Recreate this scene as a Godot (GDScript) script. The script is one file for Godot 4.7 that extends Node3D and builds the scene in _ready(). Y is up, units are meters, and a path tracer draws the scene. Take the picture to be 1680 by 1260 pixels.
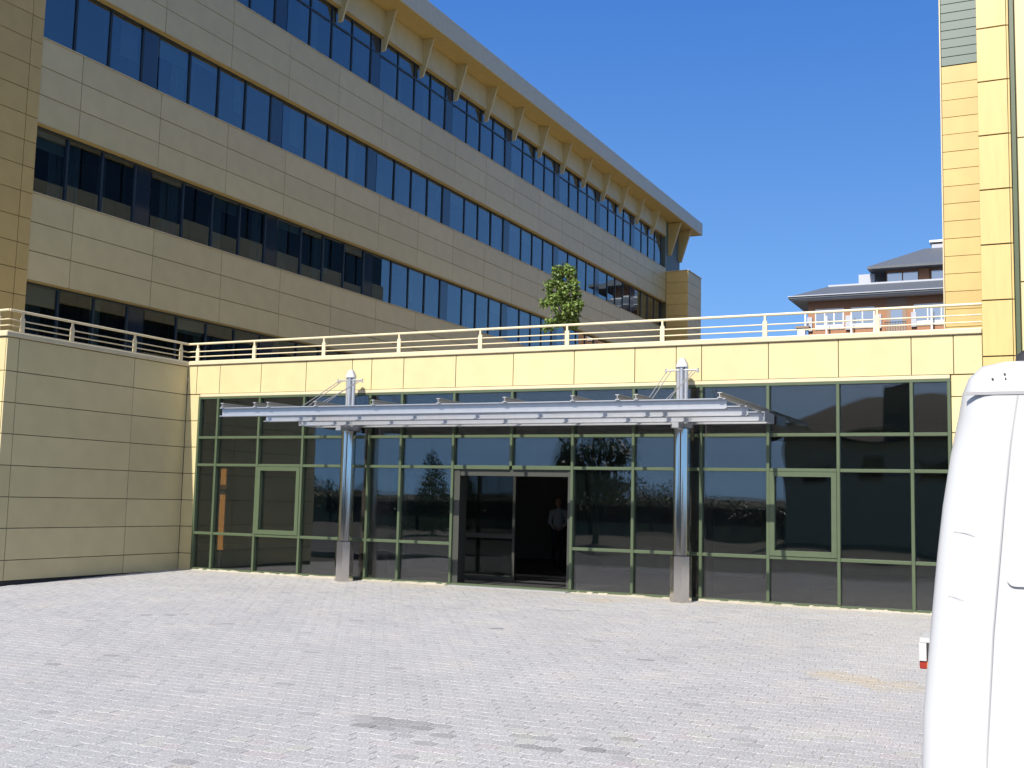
extends Node3D

# ------------------------------------------------------------------ helpers: meshes
class MB:
	var v := PackedVector3Array()
	var n := PackedVector3Array()
	var c := PackedColorArray()
	var i := PackedInt32Array()
	var col := Color(1, 1, 1)
	var colored := false
	func vert(p: Vector3, nn: Vector3) -> int:
		v.append(p); n.append(nn)
		if colored: c.append(col)
		return v.size() - 1
	func tri(a: Vector3, b: Vector3, d: Vector3, out: Vector3) -> void:
		var nn := (d - a).cross(b - a)
		if nn.length_squared() < 1e-16: return
		nn = nn.normalized()
		if nn.dot(out) < 0.0:
			var t := b
			b = d
			d = t
			nn = -nn
		var k := vert(a, nn)
		vert(b, nn); vert(d, nn)
		i.append_array([k, k + 1, k + 2])
	func quad(a: Vector3, b: Vector3, d: Vector3, e: Vector3, out: Vector3) -> void:
		tri(a, b, d, out); tri(a, d, e, out)
	func stri(a: int, b: int, d: int) -> void:   # indexed, normals already given; orient by the normals
		var nn := (v[d] - v[a]).cross(v[b] - v[a])
		if nn.dot(n[a] + n[b] + n[d]) < 0.0: i.append_array([a, d, b])
		else: i.append_array([a, b, d])
	func box(lo: Vector3, hi: Vector3) -> void:
		var x0 := lo.x; var y0 := lo.y; var z0 := lo.z; var x1 := hi.x; var y1 := hi.y; var z1 := hi.z
		quad(Vector3(x0,y0,z1), Vector3(x1,y0,z1), Vector3(x1,y1,z1), Vector3(x0,y1,z1), Vector3.BACK)
		quad(Vector3(x0,y0,z0), Vector3(x1,y0,z0), Vector3(x1,y1,z0), Vector3(x0,y1,z0), Vector3.FORWARD)
		quad(Vector3(x0,y0,z0), Vector3(x0,y0,z1), Vector3(x0,y1,z1), Vector3(x0,y1,z0), Vector3.LEFT)
		quad(Vector3(x1,y0,z0), Vector3(x1,y0,z1), Vector3(x1,y1,z1), Vector3(x1,y1,z0), Vector3.RIGHT)
		quad(Vector3(x0,y1,z0), Vector3(x1,y1,z0), Vector3(x1,y1,z1), Vector3(x0,y1,z1), Vector3.UP)
		quad(Vector3(x0,y0,z0), Vector3(x1,y0,z0), Vector3(x1,y0,z1), Vector3(x0,y0,z1), Vector3.DOWN)
	func tube(pts: Array, rad: Array, seg: int, capped := true) -> void:
		var rings := []
		for k in pts.size():
			var p: Vector3 = pts[k]
			var d: Vector3 = (pts[min(k + 1, pts.size() - 1)] - pts[max(k - 1, 0)]).normalized()
			var u := d.cross(Vector3.UP if absf(d.y) < 0.95 else Vector3.RIGHT).normalized()
			var w := d.cross(u)
			var ring := []
			for s in seg:
				var a := TAU * s / seg
				var o := u * cos(a) + w * sin(a)
				ring.append(vert(p + o * rad[k], o))
			rings.append(ring)
		for k in rings.size() - 1:
			for s in seg:
				var a: int = rings[k][s]; var b: int = rings[k][(s + 1) % seg]
				var e: int = rings[k + 1][s]; var f: int = rings[k + 1][(s + 1) % seg]
				stri(a, b, f); stri(a, f, e)
		if capped:
			for e in [0, pts.size() - 1]:
				var d: Vector3 = (pts[0] - pts[1]).normalized() if e == 0 else (pts[-1] - pts[-2]).normalized()
				for s in range(1, seg - 1):
					tri(v[rings[e][0]], v[rings[e][s]], v[rings[e][s + 1]], d)
	func prism(poly: PackedVector2Array, o: Vector3, u: Vector3, w: Vector3, along: Vector3) -> void:
		# polygon in the plane (u, w) at o, swept by along
		var cen := Vector2.ZERO
		for p in poly: cen += p
		cen /= poly.size()
		var area := 0.0
		for k in poly.size():
			var p := poly[k]; var q := poly[(k + 1) % poly.size()]
			area += p.x * q.y - q.x * p.y
		for k in poly.size():
			var p := poly[k]; var q := poly[(k + 1) % poly.size()]
			var e := q - p
			var out2 := Vector2(e.y, -e.x) * signf(area)
			var a := o + u * p.x + w * p.y; var b := o + u * q.x + w * q.y
			quad(a, b, b + along, a + along, u * out2.x + w * out2.y)
		var t := Geometry2D.triangulate_polygon(poly)
		for k in range(0, t.size(), 3):
			var a := o + u * poly[t[k]].x + w * poly[t[k]].y
			var b := o + u * poly[t[k + 1]].x + w * poly[t[k + 1]].y
			var d := o + u * poly[t[k + 2]].x + w * poly[t[k + 2]].y
			tri(a, b, d, -along); tri(a + along, b + along, d + along, along)
	func mesh() -> ArrayMesh:
		var arr := []
		arr.resize(Mesh.ARRAY_MAX)
		arr[Mesh.ARRAY_VERTEX] = v; arr[Mesh.ARRAY_NORMAL] = n; arr[Mesh.ARRAY_INDEX] = i
		if colored: arr[Mesh.ARRAY_COLOR] = c
		var m := ArrayMesh.new()
		m.add_surface_from_arrays(Mesh.PRIMITIVE_TRIANGLES, arr)
		return m

var M := {}
var rng := RandomNumberGenerator.new()
var bev_cache := {}

func bev(s: Vector3, b := 0.004) -> ArrayMesh:
	var key := Vector4(snappedf(s.x, 0.0005), snappedf(s.y, 0.0005), snappedf(s.z, 0.0005), b)
	if bev_cache.has(key): return bev_cache[key]
	var mb := MB.new()
	var h := s / 2.0
	b = minf(b, minf(h.x, minf(h.y, h.z)) * 0.8)
	var ax := [Vector3.RIGHT, Vector3.UP, Vector3.BACK]
	var hh := [h.x, h.y, h.z]
	for a in 3:
		var p := (a + 1) % 3; var q := (a + 2) % 3
		for sg in [-1.0, 1.0]:
			var o: Vector3 = ax[a] * hh[a] * sg
			var pu: Vector3 = ax[p] * (hh[p] - b); var qu: Vector3 = ax[q] * (hh[q] - b)
			mb.quad(o - pu - qu, o + pu - qu, o + pu + qu, o - pu + qu, ax[a] * sg)
		for sp in [-1.0, 1.0]:   # edges along axis a
			for sq in [-1.0, 1.0]:
				var e0: Vector3 = ax[p] * hh[p] * sp + ax[q] * (hh[q] - b) * sq
				var e1: Vector3 = ax[p] * (hh[p] - b) * sp + ax[q] * hh[q] * sq
				var l: Vector3 = ax[a] * (hh[a] - b)
				mb.quad(e0 - l, e0 + l, e1 + l, e1 - l, ax[p] * sp + ax[q] * sq)
	for sx in [-1.0, 1.0]:
		for sy in [-1.0, 1.0]:
			for sz in [-1.0, 1.0]:
				mb.tri(Vector3(h.x * sx, (h.y - b) * sy, (h.z - b) * sz), Vector3((h.x - b) * sx, h.y * sy, (h.z - b) * sz), Vector3((h.x - b) * sx, (h.y - b) * sy, h.z * sz), Vector3(sx, sy, sz))
	var m := mb.mesh()
	bev_cache[key] = m
	return m

# ------------------------------------------------------------------ helpers: nodes
func part(parent: Node, called: String, mesh: Mesh, mat: Material, pos := Vector3.ZERO, basis := Basis.IDENTITY) -> MeshInstance3D:
	var o := MeshInstance3D.new()
	o.name = called
	o.mesh = mesh
	o.material_override = mat
	o.transform = Transform3D(basis, pos)
	parent.add_child(o, true)
	return o
func bpart(parent: Node, called: String, lo: Vector3, hi: Vector3, mat: Material, b := 0.004) -> MeshInstance3D:
	return part(parent, called, bev((hi - lo).abs(), b), mat, (lo + hi) / 2.0)
func thing(called: String, label: String, category: String, at := Vector3.ZERO, group := "") -> Node3D:
	var o := Node3D.new()
	o.name = called
	o.position = at
	add_child(o, true)
	tag(o, label, category, group)
	return o
func tag(o: Node, label: String, category: String, group := "") -> void:
	o.set_meta("label", label); o.set_meta("category", category)
	if group != "": o.set_meta("group", group)
func structure(o: Node) -> void:
	o.set_meta("kind", "structure")
# a wall part (its backing) whose children are cladding panels set proud of it with open joints
func cladding(parent: Node, o: Vector3, u: Vector3, out: Vector3, us: Array, vs: Array, mats: Array, thick := 0.03, gap := 0.014, called := "panel") -> void:
	var bs := Basis(u, Vector3.UP, out)
	if bs.determinant() < 0.0: bs = Basis(-u, Vector3.UP, out)
	for a in us.size() - 1:
		for b in vs.size() - 1:
			var w: float = absf(us[a + 1] - us[a]) - gap
			var h: float = vs[b + 1] - vs[b] - gap
			if w < 0.02 or h < 0.02: continue
			var cp: Vector3 = o + u * ((us[a] + us[a + 1]) / 2.0) + Vector3.UP * ((vs[b] + vs[b + 1]) / 2.0) + out * (thick / 2.0 + rng.randf_range(-0.0015, 0.0015))
			var tilt := Basis(Vector3.UP, rng.randf_range(-0.003, 0.003)) * Basis(u, rng.randf_range(-0.004, 0.004))
			part(parent, called, bev(Vector3(w, h, thick), 0.003), mats[rng.randi() % mats.size()], cp, tilt * bs)

# ------------------------------------------------------------------ helpers: materials
func lin(r: float, g: float, b: float) -> Color:
	return Color(r, g, b).linear_to_srgb()
func noise_img(size: int, freq: float, sd: int, oct: int, lo: float, hi: float, streak := 1.0) -> ImageTexture:
	var nz := FastNoiseLite.new()
	nz.seed = sd; nz.frequency = freq; nz.noise_type = FastNoiseLite.TYPE_SIMPLEX_SMOOTH
	nz.fractal_octaves = oct
	var im := nz.get_seamless_image(size, size, false, false, 0.15)
	im.convert(Image.FORMAT_RGB8)
	for y in size:
		for x in size:
			var f := clampf((im.get_pixel(x, y).r - 0.2) / 0.6, 0.0, 1.0)
			var g := lerpf(lo, hi, f)
			im.set_pixel(x, y, Color(g, g, g))
	im.generate_mipmaps()
	return ImageTexture.create_from_image(im)
func mat(col: Color, rough := 0.6, metal := 0.0, spec := 0.5) -> StandardMaterial3D:
	var m := StandardMaterial3D.new()
	m.albedo_color = col; m.roughness = rough; m.metallic = metal; m.metallic_specular = spec
	return m
func textured(m: StandardMaterial3D, tex: Texture2D, scale: Vector3, bump: Texture2D = null, cm := 0.0) -> StandardMaterial3D:
	m.uv1_triplanar = true; m.uv1_world_triplanar = true
	m.uv1_scale = scale
	if tex: m.albedo_texture = tex
	if bump:
		m.heightmap_enabled = true; m.heightmap_texture = bump; m.heightmap_scale = cm
	return m
func glass(tint: Color, ior: float) -> StandardMaterial3D:
	var m := StandardMaterial3D.new()
	tint.a = 0.0
	m.albedo_color = tint
	m.transparency = BaseMaterial3D.TRANSPARENCY_ALPHA
	m.roughness = 0.0
	m.refraction_enabled = true
	m.refraction_scale = (ior - 1.0) / 10.0
	return m

func make_materials() -> void:
	var dust := noise_img(256, 0.012, 3, 4, 0.90, 1.0)
	var soft := noise_img(256, 0.02, 11, 3, 0.972, 1.0)
	var grain := noise_img(256, 0.08, 21, 4, 0.75, 1.0)
	var wave := noise_img(256, 0.006, 31, 2, 0.0, 1.0)
	for k in 3:
		var f: float = [1.0, 0.965, 0.94][k]
		M["cream%d" % k] = textured(mat(lin(0.59 * f, 0.50 * f, 0.268 * f), 0.42, 0.0, 0.5), soft, Vector3(0.31, 0.27, 0.29))
		M["yellow%d" % k] = textured(mat(lin(0.53 * f, 0.385 * f, 0.14 * f), 0.5, 0.0, 0.5), soft, Vector3(0.4, 0.3, 0.4))
	M.creams = [M.cream0, M.cream1, M.cream2]
	M.yellows = [M.yellow0, M.yellow1, M.yellow2]
	M.pilaster = textured(mat(lin(0.56, 0.42, 0.165), 0.38, 0.0, 0.5), soft, Vector3(1.6, 0.16, 1.6), wave, 0.3)
	M.backing = mat(lin(0.10, 0.085, 0.045), 0.9)
	M.trim = textured(mat(lin(0.56, 0.49, 0.32), 0.4), soft, Vector3(0.5, 0.5, 0.5))
	M.rail = mat(lin(0.62, 0.54, 0.36), 0.35)
	M.green = textured(mat(lin(0.072, 0.098, 0.052), 0.4), soft, Vector3(0.7, 0.7, 0.7))
	M.green_dark = mat(lin(0.04, 0.042, 0.034), 0.5)
	M.frame_blue = mat(lin(0.018, 0.03, 0.04), 0.35)
	M.pier_dark = mat(lin(0.015, 0.025, 0.04), 0.06, 0.0, 0.7)
	M.louvre = mat(lin(0.12, 0.16, 0.14), 0.5)
	M.plinth = mat(lin(0.03, 0.03, 0.03), 0.8)
	M.chrome = mat(lin(0.66, 0.63, 0.58), 0.09, 1.0)
	M.chrome_brushed = mat(lin(0.66, 0.62, 0.57), 0.13, 1.0)
	M.steel = textured(mat(lin(0.50, 0.51, 0.53), 0.35, 0.7), soft, Vector3(1, 1, 1))
	M.steel_dull = mat(lin(0.42, 0.42, 0.42), 0.5, 0.6)
	M.pane = mat(Color(0.05, 0.07, 0.065, 0.0), 0.0)
	M.pane.transparency = BaseMaterial3D.TRANSPARENCY_ALPHA
	M.pane_inner = mat(Color(0.06, 0.09, 0.08, 0.30), 0.0)
	M.pane_inner.transparency = BaseMaterial3D.TRANSPARENCY_ALPHA
	M.pane_up = glass(Color(0.60, 0.70, 0.72), 2.1)
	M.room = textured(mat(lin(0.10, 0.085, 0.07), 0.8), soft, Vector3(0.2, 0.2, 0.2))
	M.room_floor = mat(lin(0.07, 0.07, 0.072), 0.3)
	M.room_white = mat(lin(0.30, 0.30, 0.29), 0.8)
	M.curtain = mat(lin(0.62, 0.63, 0.56), 0.9)
	M.curtain_grey = mat(lin(0.32, 0.35, 0.34), 0.9)
	M.orange = textured(mat(lin(0.85, 0.38, 0.08), 0.5), grain, Vector3(2, 0.3, 2))
	M.sand = textured(mat(lin(0.60, 0.57, 0.52), 1.0, 0.0, 0.2), grain, Vector3(0.8, 0.8, 0.8))
	var pv := textured(mat(Color(1, 1, 1), 0.92, 0.0, 0.25), grain, Vector3(1.9, 1.9, 1.9), noise_img(256, 0.12, 41, 3, 0.0, 1.0), 0.25)
	pv.vertex_color_use_as_albedo = true
	M.paver = pv
	M.mortar = textured(mat(lin(0.50, 0.46, 0.36), 1.0, 0.0, 0.2), grain, Vector3(3, 3, 3))
	M.asphalt = textured(mat(lin(0.045, 0.045, 0.047), 0.9), grain, Vector3(0.5, 0.5, 0.5))
	M.earth = textured(mat(lin(0.075, 0.07, 0.05), 1.0), grain, Vector3(0.07, 0.07, 0.07))
	M.kerb = textured(mat(lin(0.3, 0.3, 0.29), 0.9), grain, Vector3(1, 1, 1))
	M.roof_flat = textured(mat(lin(0.52, 0.46, 0.34), 0.95), grain, Vector3(1, 1, 1))
	M.van = mat(lin(0.50, 0.51, 0.515), 0.25, 0.0, 0.5)
	M.rubber = mat(lin(0.05, 0.05, 0.055), 0.7)
	M.seam = mat(lin(0.33, 0.33, 0.34), 0.8)
	M.scuff = mat(lin(0.42, 0.42, 0.42), 0.8)
	M.red_lens = mat(lin(0.28, 0.03, 0.02), 0.15)
	M.amber_lens = mat(lin(0.6, 0.22, 0.02), 0.15)
	M.dark_glass = mat(lin(0.012, 0.015, 0.018), 0.05)
	M.brick = textured(mat(lin(0.44, 0.22, 0.125), 0.9), grain, Vector3(0.5, 0.5, 0.5))
	M.slate = textured(mat(lin(0.115, 0.13, 0.15), 0.6), grain, Vector3(0.4, 0.4, 0.4))
	M.white = mat(lin(0.72, 0.72, 0.72), 0.6)
	M.grey_paint = mat(lin(0.38, 0.4, 0.45), 0.6)
	M.eave_dark = mat(lin(0.27, 0.19, 0.14), 0.8)
	M.house_glass = mat(lin(0.45, 0.50, 0.55), 0.12, 0.85)
	M.tile = textured(mat(lin(0.10, 0.05, 0.035), 0.85), grain, Vector3(0.4, 0.4, 0.4))
	M.render = mat(lin(0.42, 0.36, 0.26), 0.9)
	M.bark = textured(mat(lin(0.13, 0.095, 0.065), 0.95), grain, Vector3(3, 1, 3))
	var lf := mat(Color(1, 1, 1), 0.5, 0.0, 0.5)
	lf.vertex_color_use_as_albedo = true
	lf.backlight_enabled = true; lf.backlight = Color(0.35, 0.4, 0.12)
	M.leaf = lf
	var pm := mat(Color(1, 1, 1), 0.8)
	pm.vertex_color_use_as_albedo = true
	M.person = pm

# ------------------------------------------------------------------ the scene
func _ready() -> void:
	rng.seed = 20240611
	var cam := Camera3D.new()
	cam.name = "camera"
	cam.fov = 37.70
	cam.near = 0.1
	cam.far = 900.0
	cam.position = Vector3(9.637, 1.7, 19.969)
	cam.rotation_degrees = Vector3(5.9445, 25.9448, 1.3343)
	add_child(cam)
	cam.current = true
	var we := WorldEnvironment.new()
	we.name = "environment"
	var env := Environment.new()
	var sky := Sky.new()
	var sm := ProceduralSkyMaterial.new()
	sm.sky_top_color = Color(0.10, 0.31, 0.60)
	sm.sky_horizon_color = Color(0.49, 0.675, 0.855)
	sm.sky_curve = 0.17
	sm.ground_bottom_color = Color(0.22, 0.22, 0.21)
	sm.ground_horizon_color = Color(0.45, 0.48, 0.5)
	sm.sun_angle_max = 62.0
	sm.sun_curve = 0.5
	sm.energy_multiplier = 1.0
	sky.sky_material = sm
	env.background_mode = Environment.BG_SKY
	env.sky = sky
	env.tonemap_mode = Environment.TONE_MAPPER_LINEAR
	env.tonemap_exposure = 1.79
	env.sdfgi_enabled = true; env.ssao_enabled = true; env.ssil_enabled = true
	we.environment = env
	add_child(we)
	var sun := DirectionalLight3D.new()
	sun.name = "sun"
	sun.light_energy = 1.22
	sun.light_color = Color(1.0, 0.975, 0.94)
	sun.light_angular_distance = 0.5
	sun.shadow_enabled = true
	var d := Vector3(0.09, -0.9, -1.0).normalized()
	sun.look_at_from_position(-d * 60.0, Vector3.ZERO, Vector3.UP)
	add_child(sun)
	make_materials()
	build_ground()
	build_entrance_hall()
	build_office_block()
	build_facing_block()
	build_far_houses()
	build_canopy()
	build_railing()
	build_tree_terrace()
	build_behind_camera()
	build_van()
	build_board()
	build_person()

const SLOPE := 0.025
func gy(z: float) -> float:
	return -SLOPE * z

# ------------------------------------------------------------------ ground
func paver_mesh() -> ArrayMesh:
	var mb := MB.new()
	var hx := 0.097; var hz := 0.0775 - 0.003; var w := 0.010
	var outl: Array[Vector2] = []
	# I-shaped block: front and back edges waist in, ends flare out
	for q in [[-hx, hz - w], [-hx + 0.022, hz - w], [-hx + 0.055, hz + w], [hx - 0.055, hz + w], [hx - 0.022, hz - w], [hx, hz - w], [hx, -hz + w * 1.0], [hx - 0.022, -hz + w], [hx - 0.055, -hz - w], [-hx + 0.055, -hz - w], [-hx + 0.022, -hz + w], [-hx, -hz + w]]:
		outl.append(Vector2(q[0], q[1]))
	# the waist must mate with the neighbour row: flare in the middle on one row meets the gap between two blocks of the next
	var k := outl.size()
	var top: Array[Vector3] = []
	var rim: Array[Vector3] = []
	var low: Array[Vector3] = []
	for p in outl:
		var ins := p * (1.0 - 0.006 / p.length())
		top.append(Vector3(ins.x, 0.0, ins.y)); rim.append(Vector3(p.x, -0.005, p.y)); low.append(Vector3(p.x, -0.03, p.y))
	var c := Vector3(0, 0.0, 0)
	for s in k:
		var t := (s + 1) % k
		var outv := (rim[s] + rim[t]).normalized()
		mb.tri(c, top[s], top[t], Vector3.UP)
		mb.quad(top[s], top[t], rim[t], rim[s], outv + Vector3.UP)
		mb.quad(rim[s], rim[t], low[t], low[s], outv)
	return mb.mesh()

func build_ground() -> void:
	var root := Node3D.new()
	root.name = "pavement"
	root.rotation.x = atan(SLOPE)
	structure(root)
	root.set_meta("label", "forecourt paved with pale grey interlocking concrete blocks")
	add_child(root)
	var bed := MB.new()
	bed.box(Vector3(-9.5, -0.3, -0.02), Vector3(16.0, -0.007, 15.6))
	var bedo := part(root, "sand_bed", bed.mesh(), M.sand)
	var pm := paver_mesh()
	var nz := FastNoiseLite.new()
	nz.seed = 5; nz.frequency = 0.35; nz.fractal_octaves = 4
	var nz2 := FastNoiseLite.new()
	nz2.seed = 9; nz2.frequency = 0.9; nz2.fractal_octaves = 3
	var dark := [[3.94,11.13],[4.14,11.11],[4.03,11.28],[4.25,11.27],[4.15,11.42],[4.34,11.41],[4.39,11.12],[4.46,11.24],[4.52,11.1],[4.63,11.25],[4.53,11.4],[4.63,11.56],[4.75,11.07],[4.94,11.41],[4.94,11.7],[5.51,11.06],[5.73,11.03],[5.99,10.86],[6.31,10.69],[5.51,11.34],[5.7,11.35],[5.91,11.32],[6.31,11.3],[6.42,11.46],[6.51,11.61],[6.2,11.16],[2.48,2.55],[2.3,5.11],[5.05,6.83],[5.32,6.5],[-2.69,6.51],[-1.22,6.72],[1.35,12.41],[3.63,12.7],[3.7,13.12],[-0.65,10.55],[-0.64,9.62],[-2.5,6.3],[-2.9,6.6]]
	var sandy := [[7.36,6.77,0.35],[7.17,6.65,0.25],[7.6,6.85,0.25],[7.95,7.06,0.4],[2.27,0.9,0.5],[-1.76,0.3,0.6],[3.9,13.4,0.3]]
	var spots := []
	var rows := int(15.5 / 0.155)
	for r in rows:
		var z := 0.09 + r * 0.155
		var off := 0.1 if r % 2 else 0.0
		for k in 127:
			var x := -9.4 + off + k * 0.2
			if x < -8.36 and z < 5.05: continue
			if z < 0.14 and (absf(x) > 8.6): continue
			spots.append([x, z])
	var dark_at := {}
	for q in dark:   # the block nearest to each stain
		var best_d := 9.0
		var best_s = null
		for s in spots:
			var dq: float = absf(s[0] - q[0]) + 1.6 * absf(s[1] - q[1])
			if dq < best_d:
				best_d = dq; best_s = s
		dark_at[best_s] = true
	var cam_at := Vector3(9.637, 1.7, 19.969)
	var fwd := Vector3(-sin(deg_to_rad(25.94)), 0, -cos(deg_to_rad(25.94)))
	var order := []
	var items := []
	for s in spots:
		var x: float = s[0]; var z: float = s[1]
		var a := nz.get_noise_2d(x, z) * 0.5 + 0.5
		var b := nz2.get_noise_2d(x * 1.0, z) * 0.5 + 0.5
		var f := 0.452 + 0.028 * (a - 0.5) * 2.0 + 0.03 * (b - 0.5) * 2.0 + rng.randf_range(-0.010, 0.010)
		if rng.randf() < 0.018: f *= rng.randf_range(0.84, 0.94)
		if dark_at.has(s): f *= rng.randf_range(0.66, 0.92)
		var col := Color(f * 0.985, f * 0.985, f * 0.985)
		col = col.lerp(Color(f * 1.02, f * 0.985, f * 0.94), clampf((b - 0.5) * 2.2, 0.0, 0.8))
		for q in sandy:
			var dd: float = Vector2(q[0] - x, q[1] - z).length() / q[2]
			if dd < 1.0: col = col.lerp(Color(0.50, 0.43, 0.31), (1.0 - dd * 0.7) * rng.randf_range(0.35, 0.9))
		if z < 0.55 + a * 0.4: col = col.lerp(Color(0.47, 0.44, 0.38), rng.randf_range(0.2, 0.7))
		var p := Vector3(x + rng.randf_range(-0.001, 0.001), rng.randf_range(-0.0025, 0.0015), z + rng.randf_range(-0.001, 0.001))
		var bs := Basis.from_euler(Vector3(rng.randf_range(-0.006, 0.006), rng.randf_range(-0.010, 0.010), rng.randf_range(-0.006, 0.006)))
		# size on the sensor, only where in view
		var rel := Vector3(x, gy(z), z) - cam_at
		var dep := rel.dot(fwd)
		var side := rel.dot(Vector3(-fwd.z, 0, fwd.x))
		var seen := dep > 1.0 and absf(side / dep) < 0.452 and (-rel.y / dep) < 0.225
		if z > 11.0 and x > 8.7: seen = false
		items.append([p, bs, col])
		if seen: order.append([dep, items.size() - 1])
	order.sort_custom(func(p, q): return p[0] < q[0])
	var near := {}
	for k in mini(300, order.size()): near[order[k][1]] = true
	# individual blocks: colours quantised to a few shared materials
	var tones := {}
	var far := []
	for k in items.size():
		if near.has(k):
			var c: Color = items[k][2]
			var key := Vector3i(int(c.r * 40.0), int(c.g * 40.0), int(c.b * 40.0))
			if not tones.has(key):
				var m: StandardMaterial3D = M.paver.duplicate()
				m.vertex_color_use_as_albedo = false
				m.albedo_color = lin((key.x + 0.5) / 40.0, (key.y + 0.5) / 40.0, (key.z + 0.5) / 40.0)
				tones[key] = m
			part(bedo, "paver", pm, tones[key], items[k][0], items[k][1])
		else:
			far.append(items[k])
	var mm := MultiMesh.new()
	mm.transform_format = MultiMesh.TRANSFORM_3D
	mm.use_colors = true
	mm.mesh = pm
	mm.instance_count = far.size()
	for k in far.size():
		mm.set_instance_transform(k, Transform3D(far[k][1], far[k][0]))
		mm.set_instance_color(k, far[k][2])
	var mi := MultiMeshInstance3D.new()
	mi.name = "paver_field"
	mi.multimesh = mm
	mi.material_override = M.paver
	mi.set_meta("kind", "stuff")
	bedo.add_child(mi)
	var g := MB.new()
	g.box(Vector3(-500, -1.6, -700), Vector3(500, -0.62, 500))
	var go := part(self, "ground", g.mesh(), M.earth)
	structure(go)
	var rd := MB.new()
	rd.box(Vector3(-80, -0.6, 15.9), Vector3(80, -0.50, 30.0))
	structure(part(self, "road", rd.mesh(), M.asphalt))
	var kb := MB.new()
	kb.box(Vector3(-60, -0.6, 15.62), Vector3(60, -0.385, 15.88))
	structure(part(self, "kerb", kb.mesh(), M.kerb))

# ------------------------------------------------------------------ entrance hall
const JX := [-8.41, -8.14, -7.47, -6.30, -5.08, -3.88, -3.39, -2.60, -1.36, -0.06, 1.25, 2.49, 3.30, 3.785, 5.015, 6.235, 7.44, 8.11, 8.56]
const MX := [-8.0, -7.46, -6.285, -5.08, -3.88, -3.38, -2.595, -1.36, -0.055, 1.253, 2.485, 3.30, 3.79, 5.01, 6.225, 7.435, 8.03]
const TY := [0.06, 0.825, 2.356, 2.975, 3.90]

func pane_mesh(w: float, h: float, bulge: float, t := 0.01) -> ArrayMesh:
	var mb := MB.new()
	var nx := 8; var ny := 8
	for side in [1.0, -1.0]:
		var base := mb.v.size()
		for j in ny + 1:
			for i in nx + 1:
				var u := -1.0 + 2.0 * i / nx; var v := -1.0 + 2.0 * j / ny
				var z := bulge * (1.0 - u * u) * (1.0 - v * v)
				var dzx := bulge * (-2.0 * u) * (1.0 - v * v) / (w / 2.0)
				var dzy := bulge * (1.0 - u * u) * (-2.0 * v) / (h / 2.0)
				mb.vert(Vector3(u * w / 2.0, v * h / 2.0, z + side * t / 2.0), Vector3(-dzx, -dzy, 1.0).normalized() * side)
		for j in ny:
			for i in nx:
				var a := base + j * (nx + 1) + i
				mb.stri(a, a + 1, a + nx + 2); mb.stri(a, a + nx + 2, a + nx + 1)
	for s in [[-1, 0], [1, 0], [0, -1], [0, 1]]:
		var o := Vector3(s[0] * w / 2.0, s[1] * h / 2.0, 0)
		var e := Vector3(absf(s[1]) * w / 2.0, absf(s[0]) * h / 2.0, 0)
		var tz := Vector3(0, 0, t / 2.0)
		mb.quad(o - e - tz, o + e - tz, o + e + tz, o - e + tz, Vector3(s[0], s[1], 0))
	return mb.mesh()
func add_pane(parent: Node, x0: float, x1: float, y0: float, y1: float, z: float) -> void:
	var w := x1 - x0; var h := y1 - y0
	var bl := rng.randf_range(0.0003, 0.0013) * (1.0 if rng.randf() < 0.7 else -1.0)
	var bs := Basis.from_euler(Vector3(rng.randf_range(-0.0022, 0.0022), rng.randf_range(-0.0022, 0.0022), 0))
	part(parent, "pane", pane_mesh(w, h, bl), M.pane, Vector3((x0 + x1) / 2.0, (y0 + y1) / 2.0, z), bs)
	var bs2 := Basis.from_euler(Vector3(rng.randf_range(-0.0015, 0.0015), rng.randf_range(-0.0015, 0.0015), 0))
	part(parent, "inner_pane", pane_mesh(w, h, bl * 0.5), M.pane_inner, Vector3((x0 + x1) / 2.0, (y0 + y1) / 2.0, z - 0.026), bs2)

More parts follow.
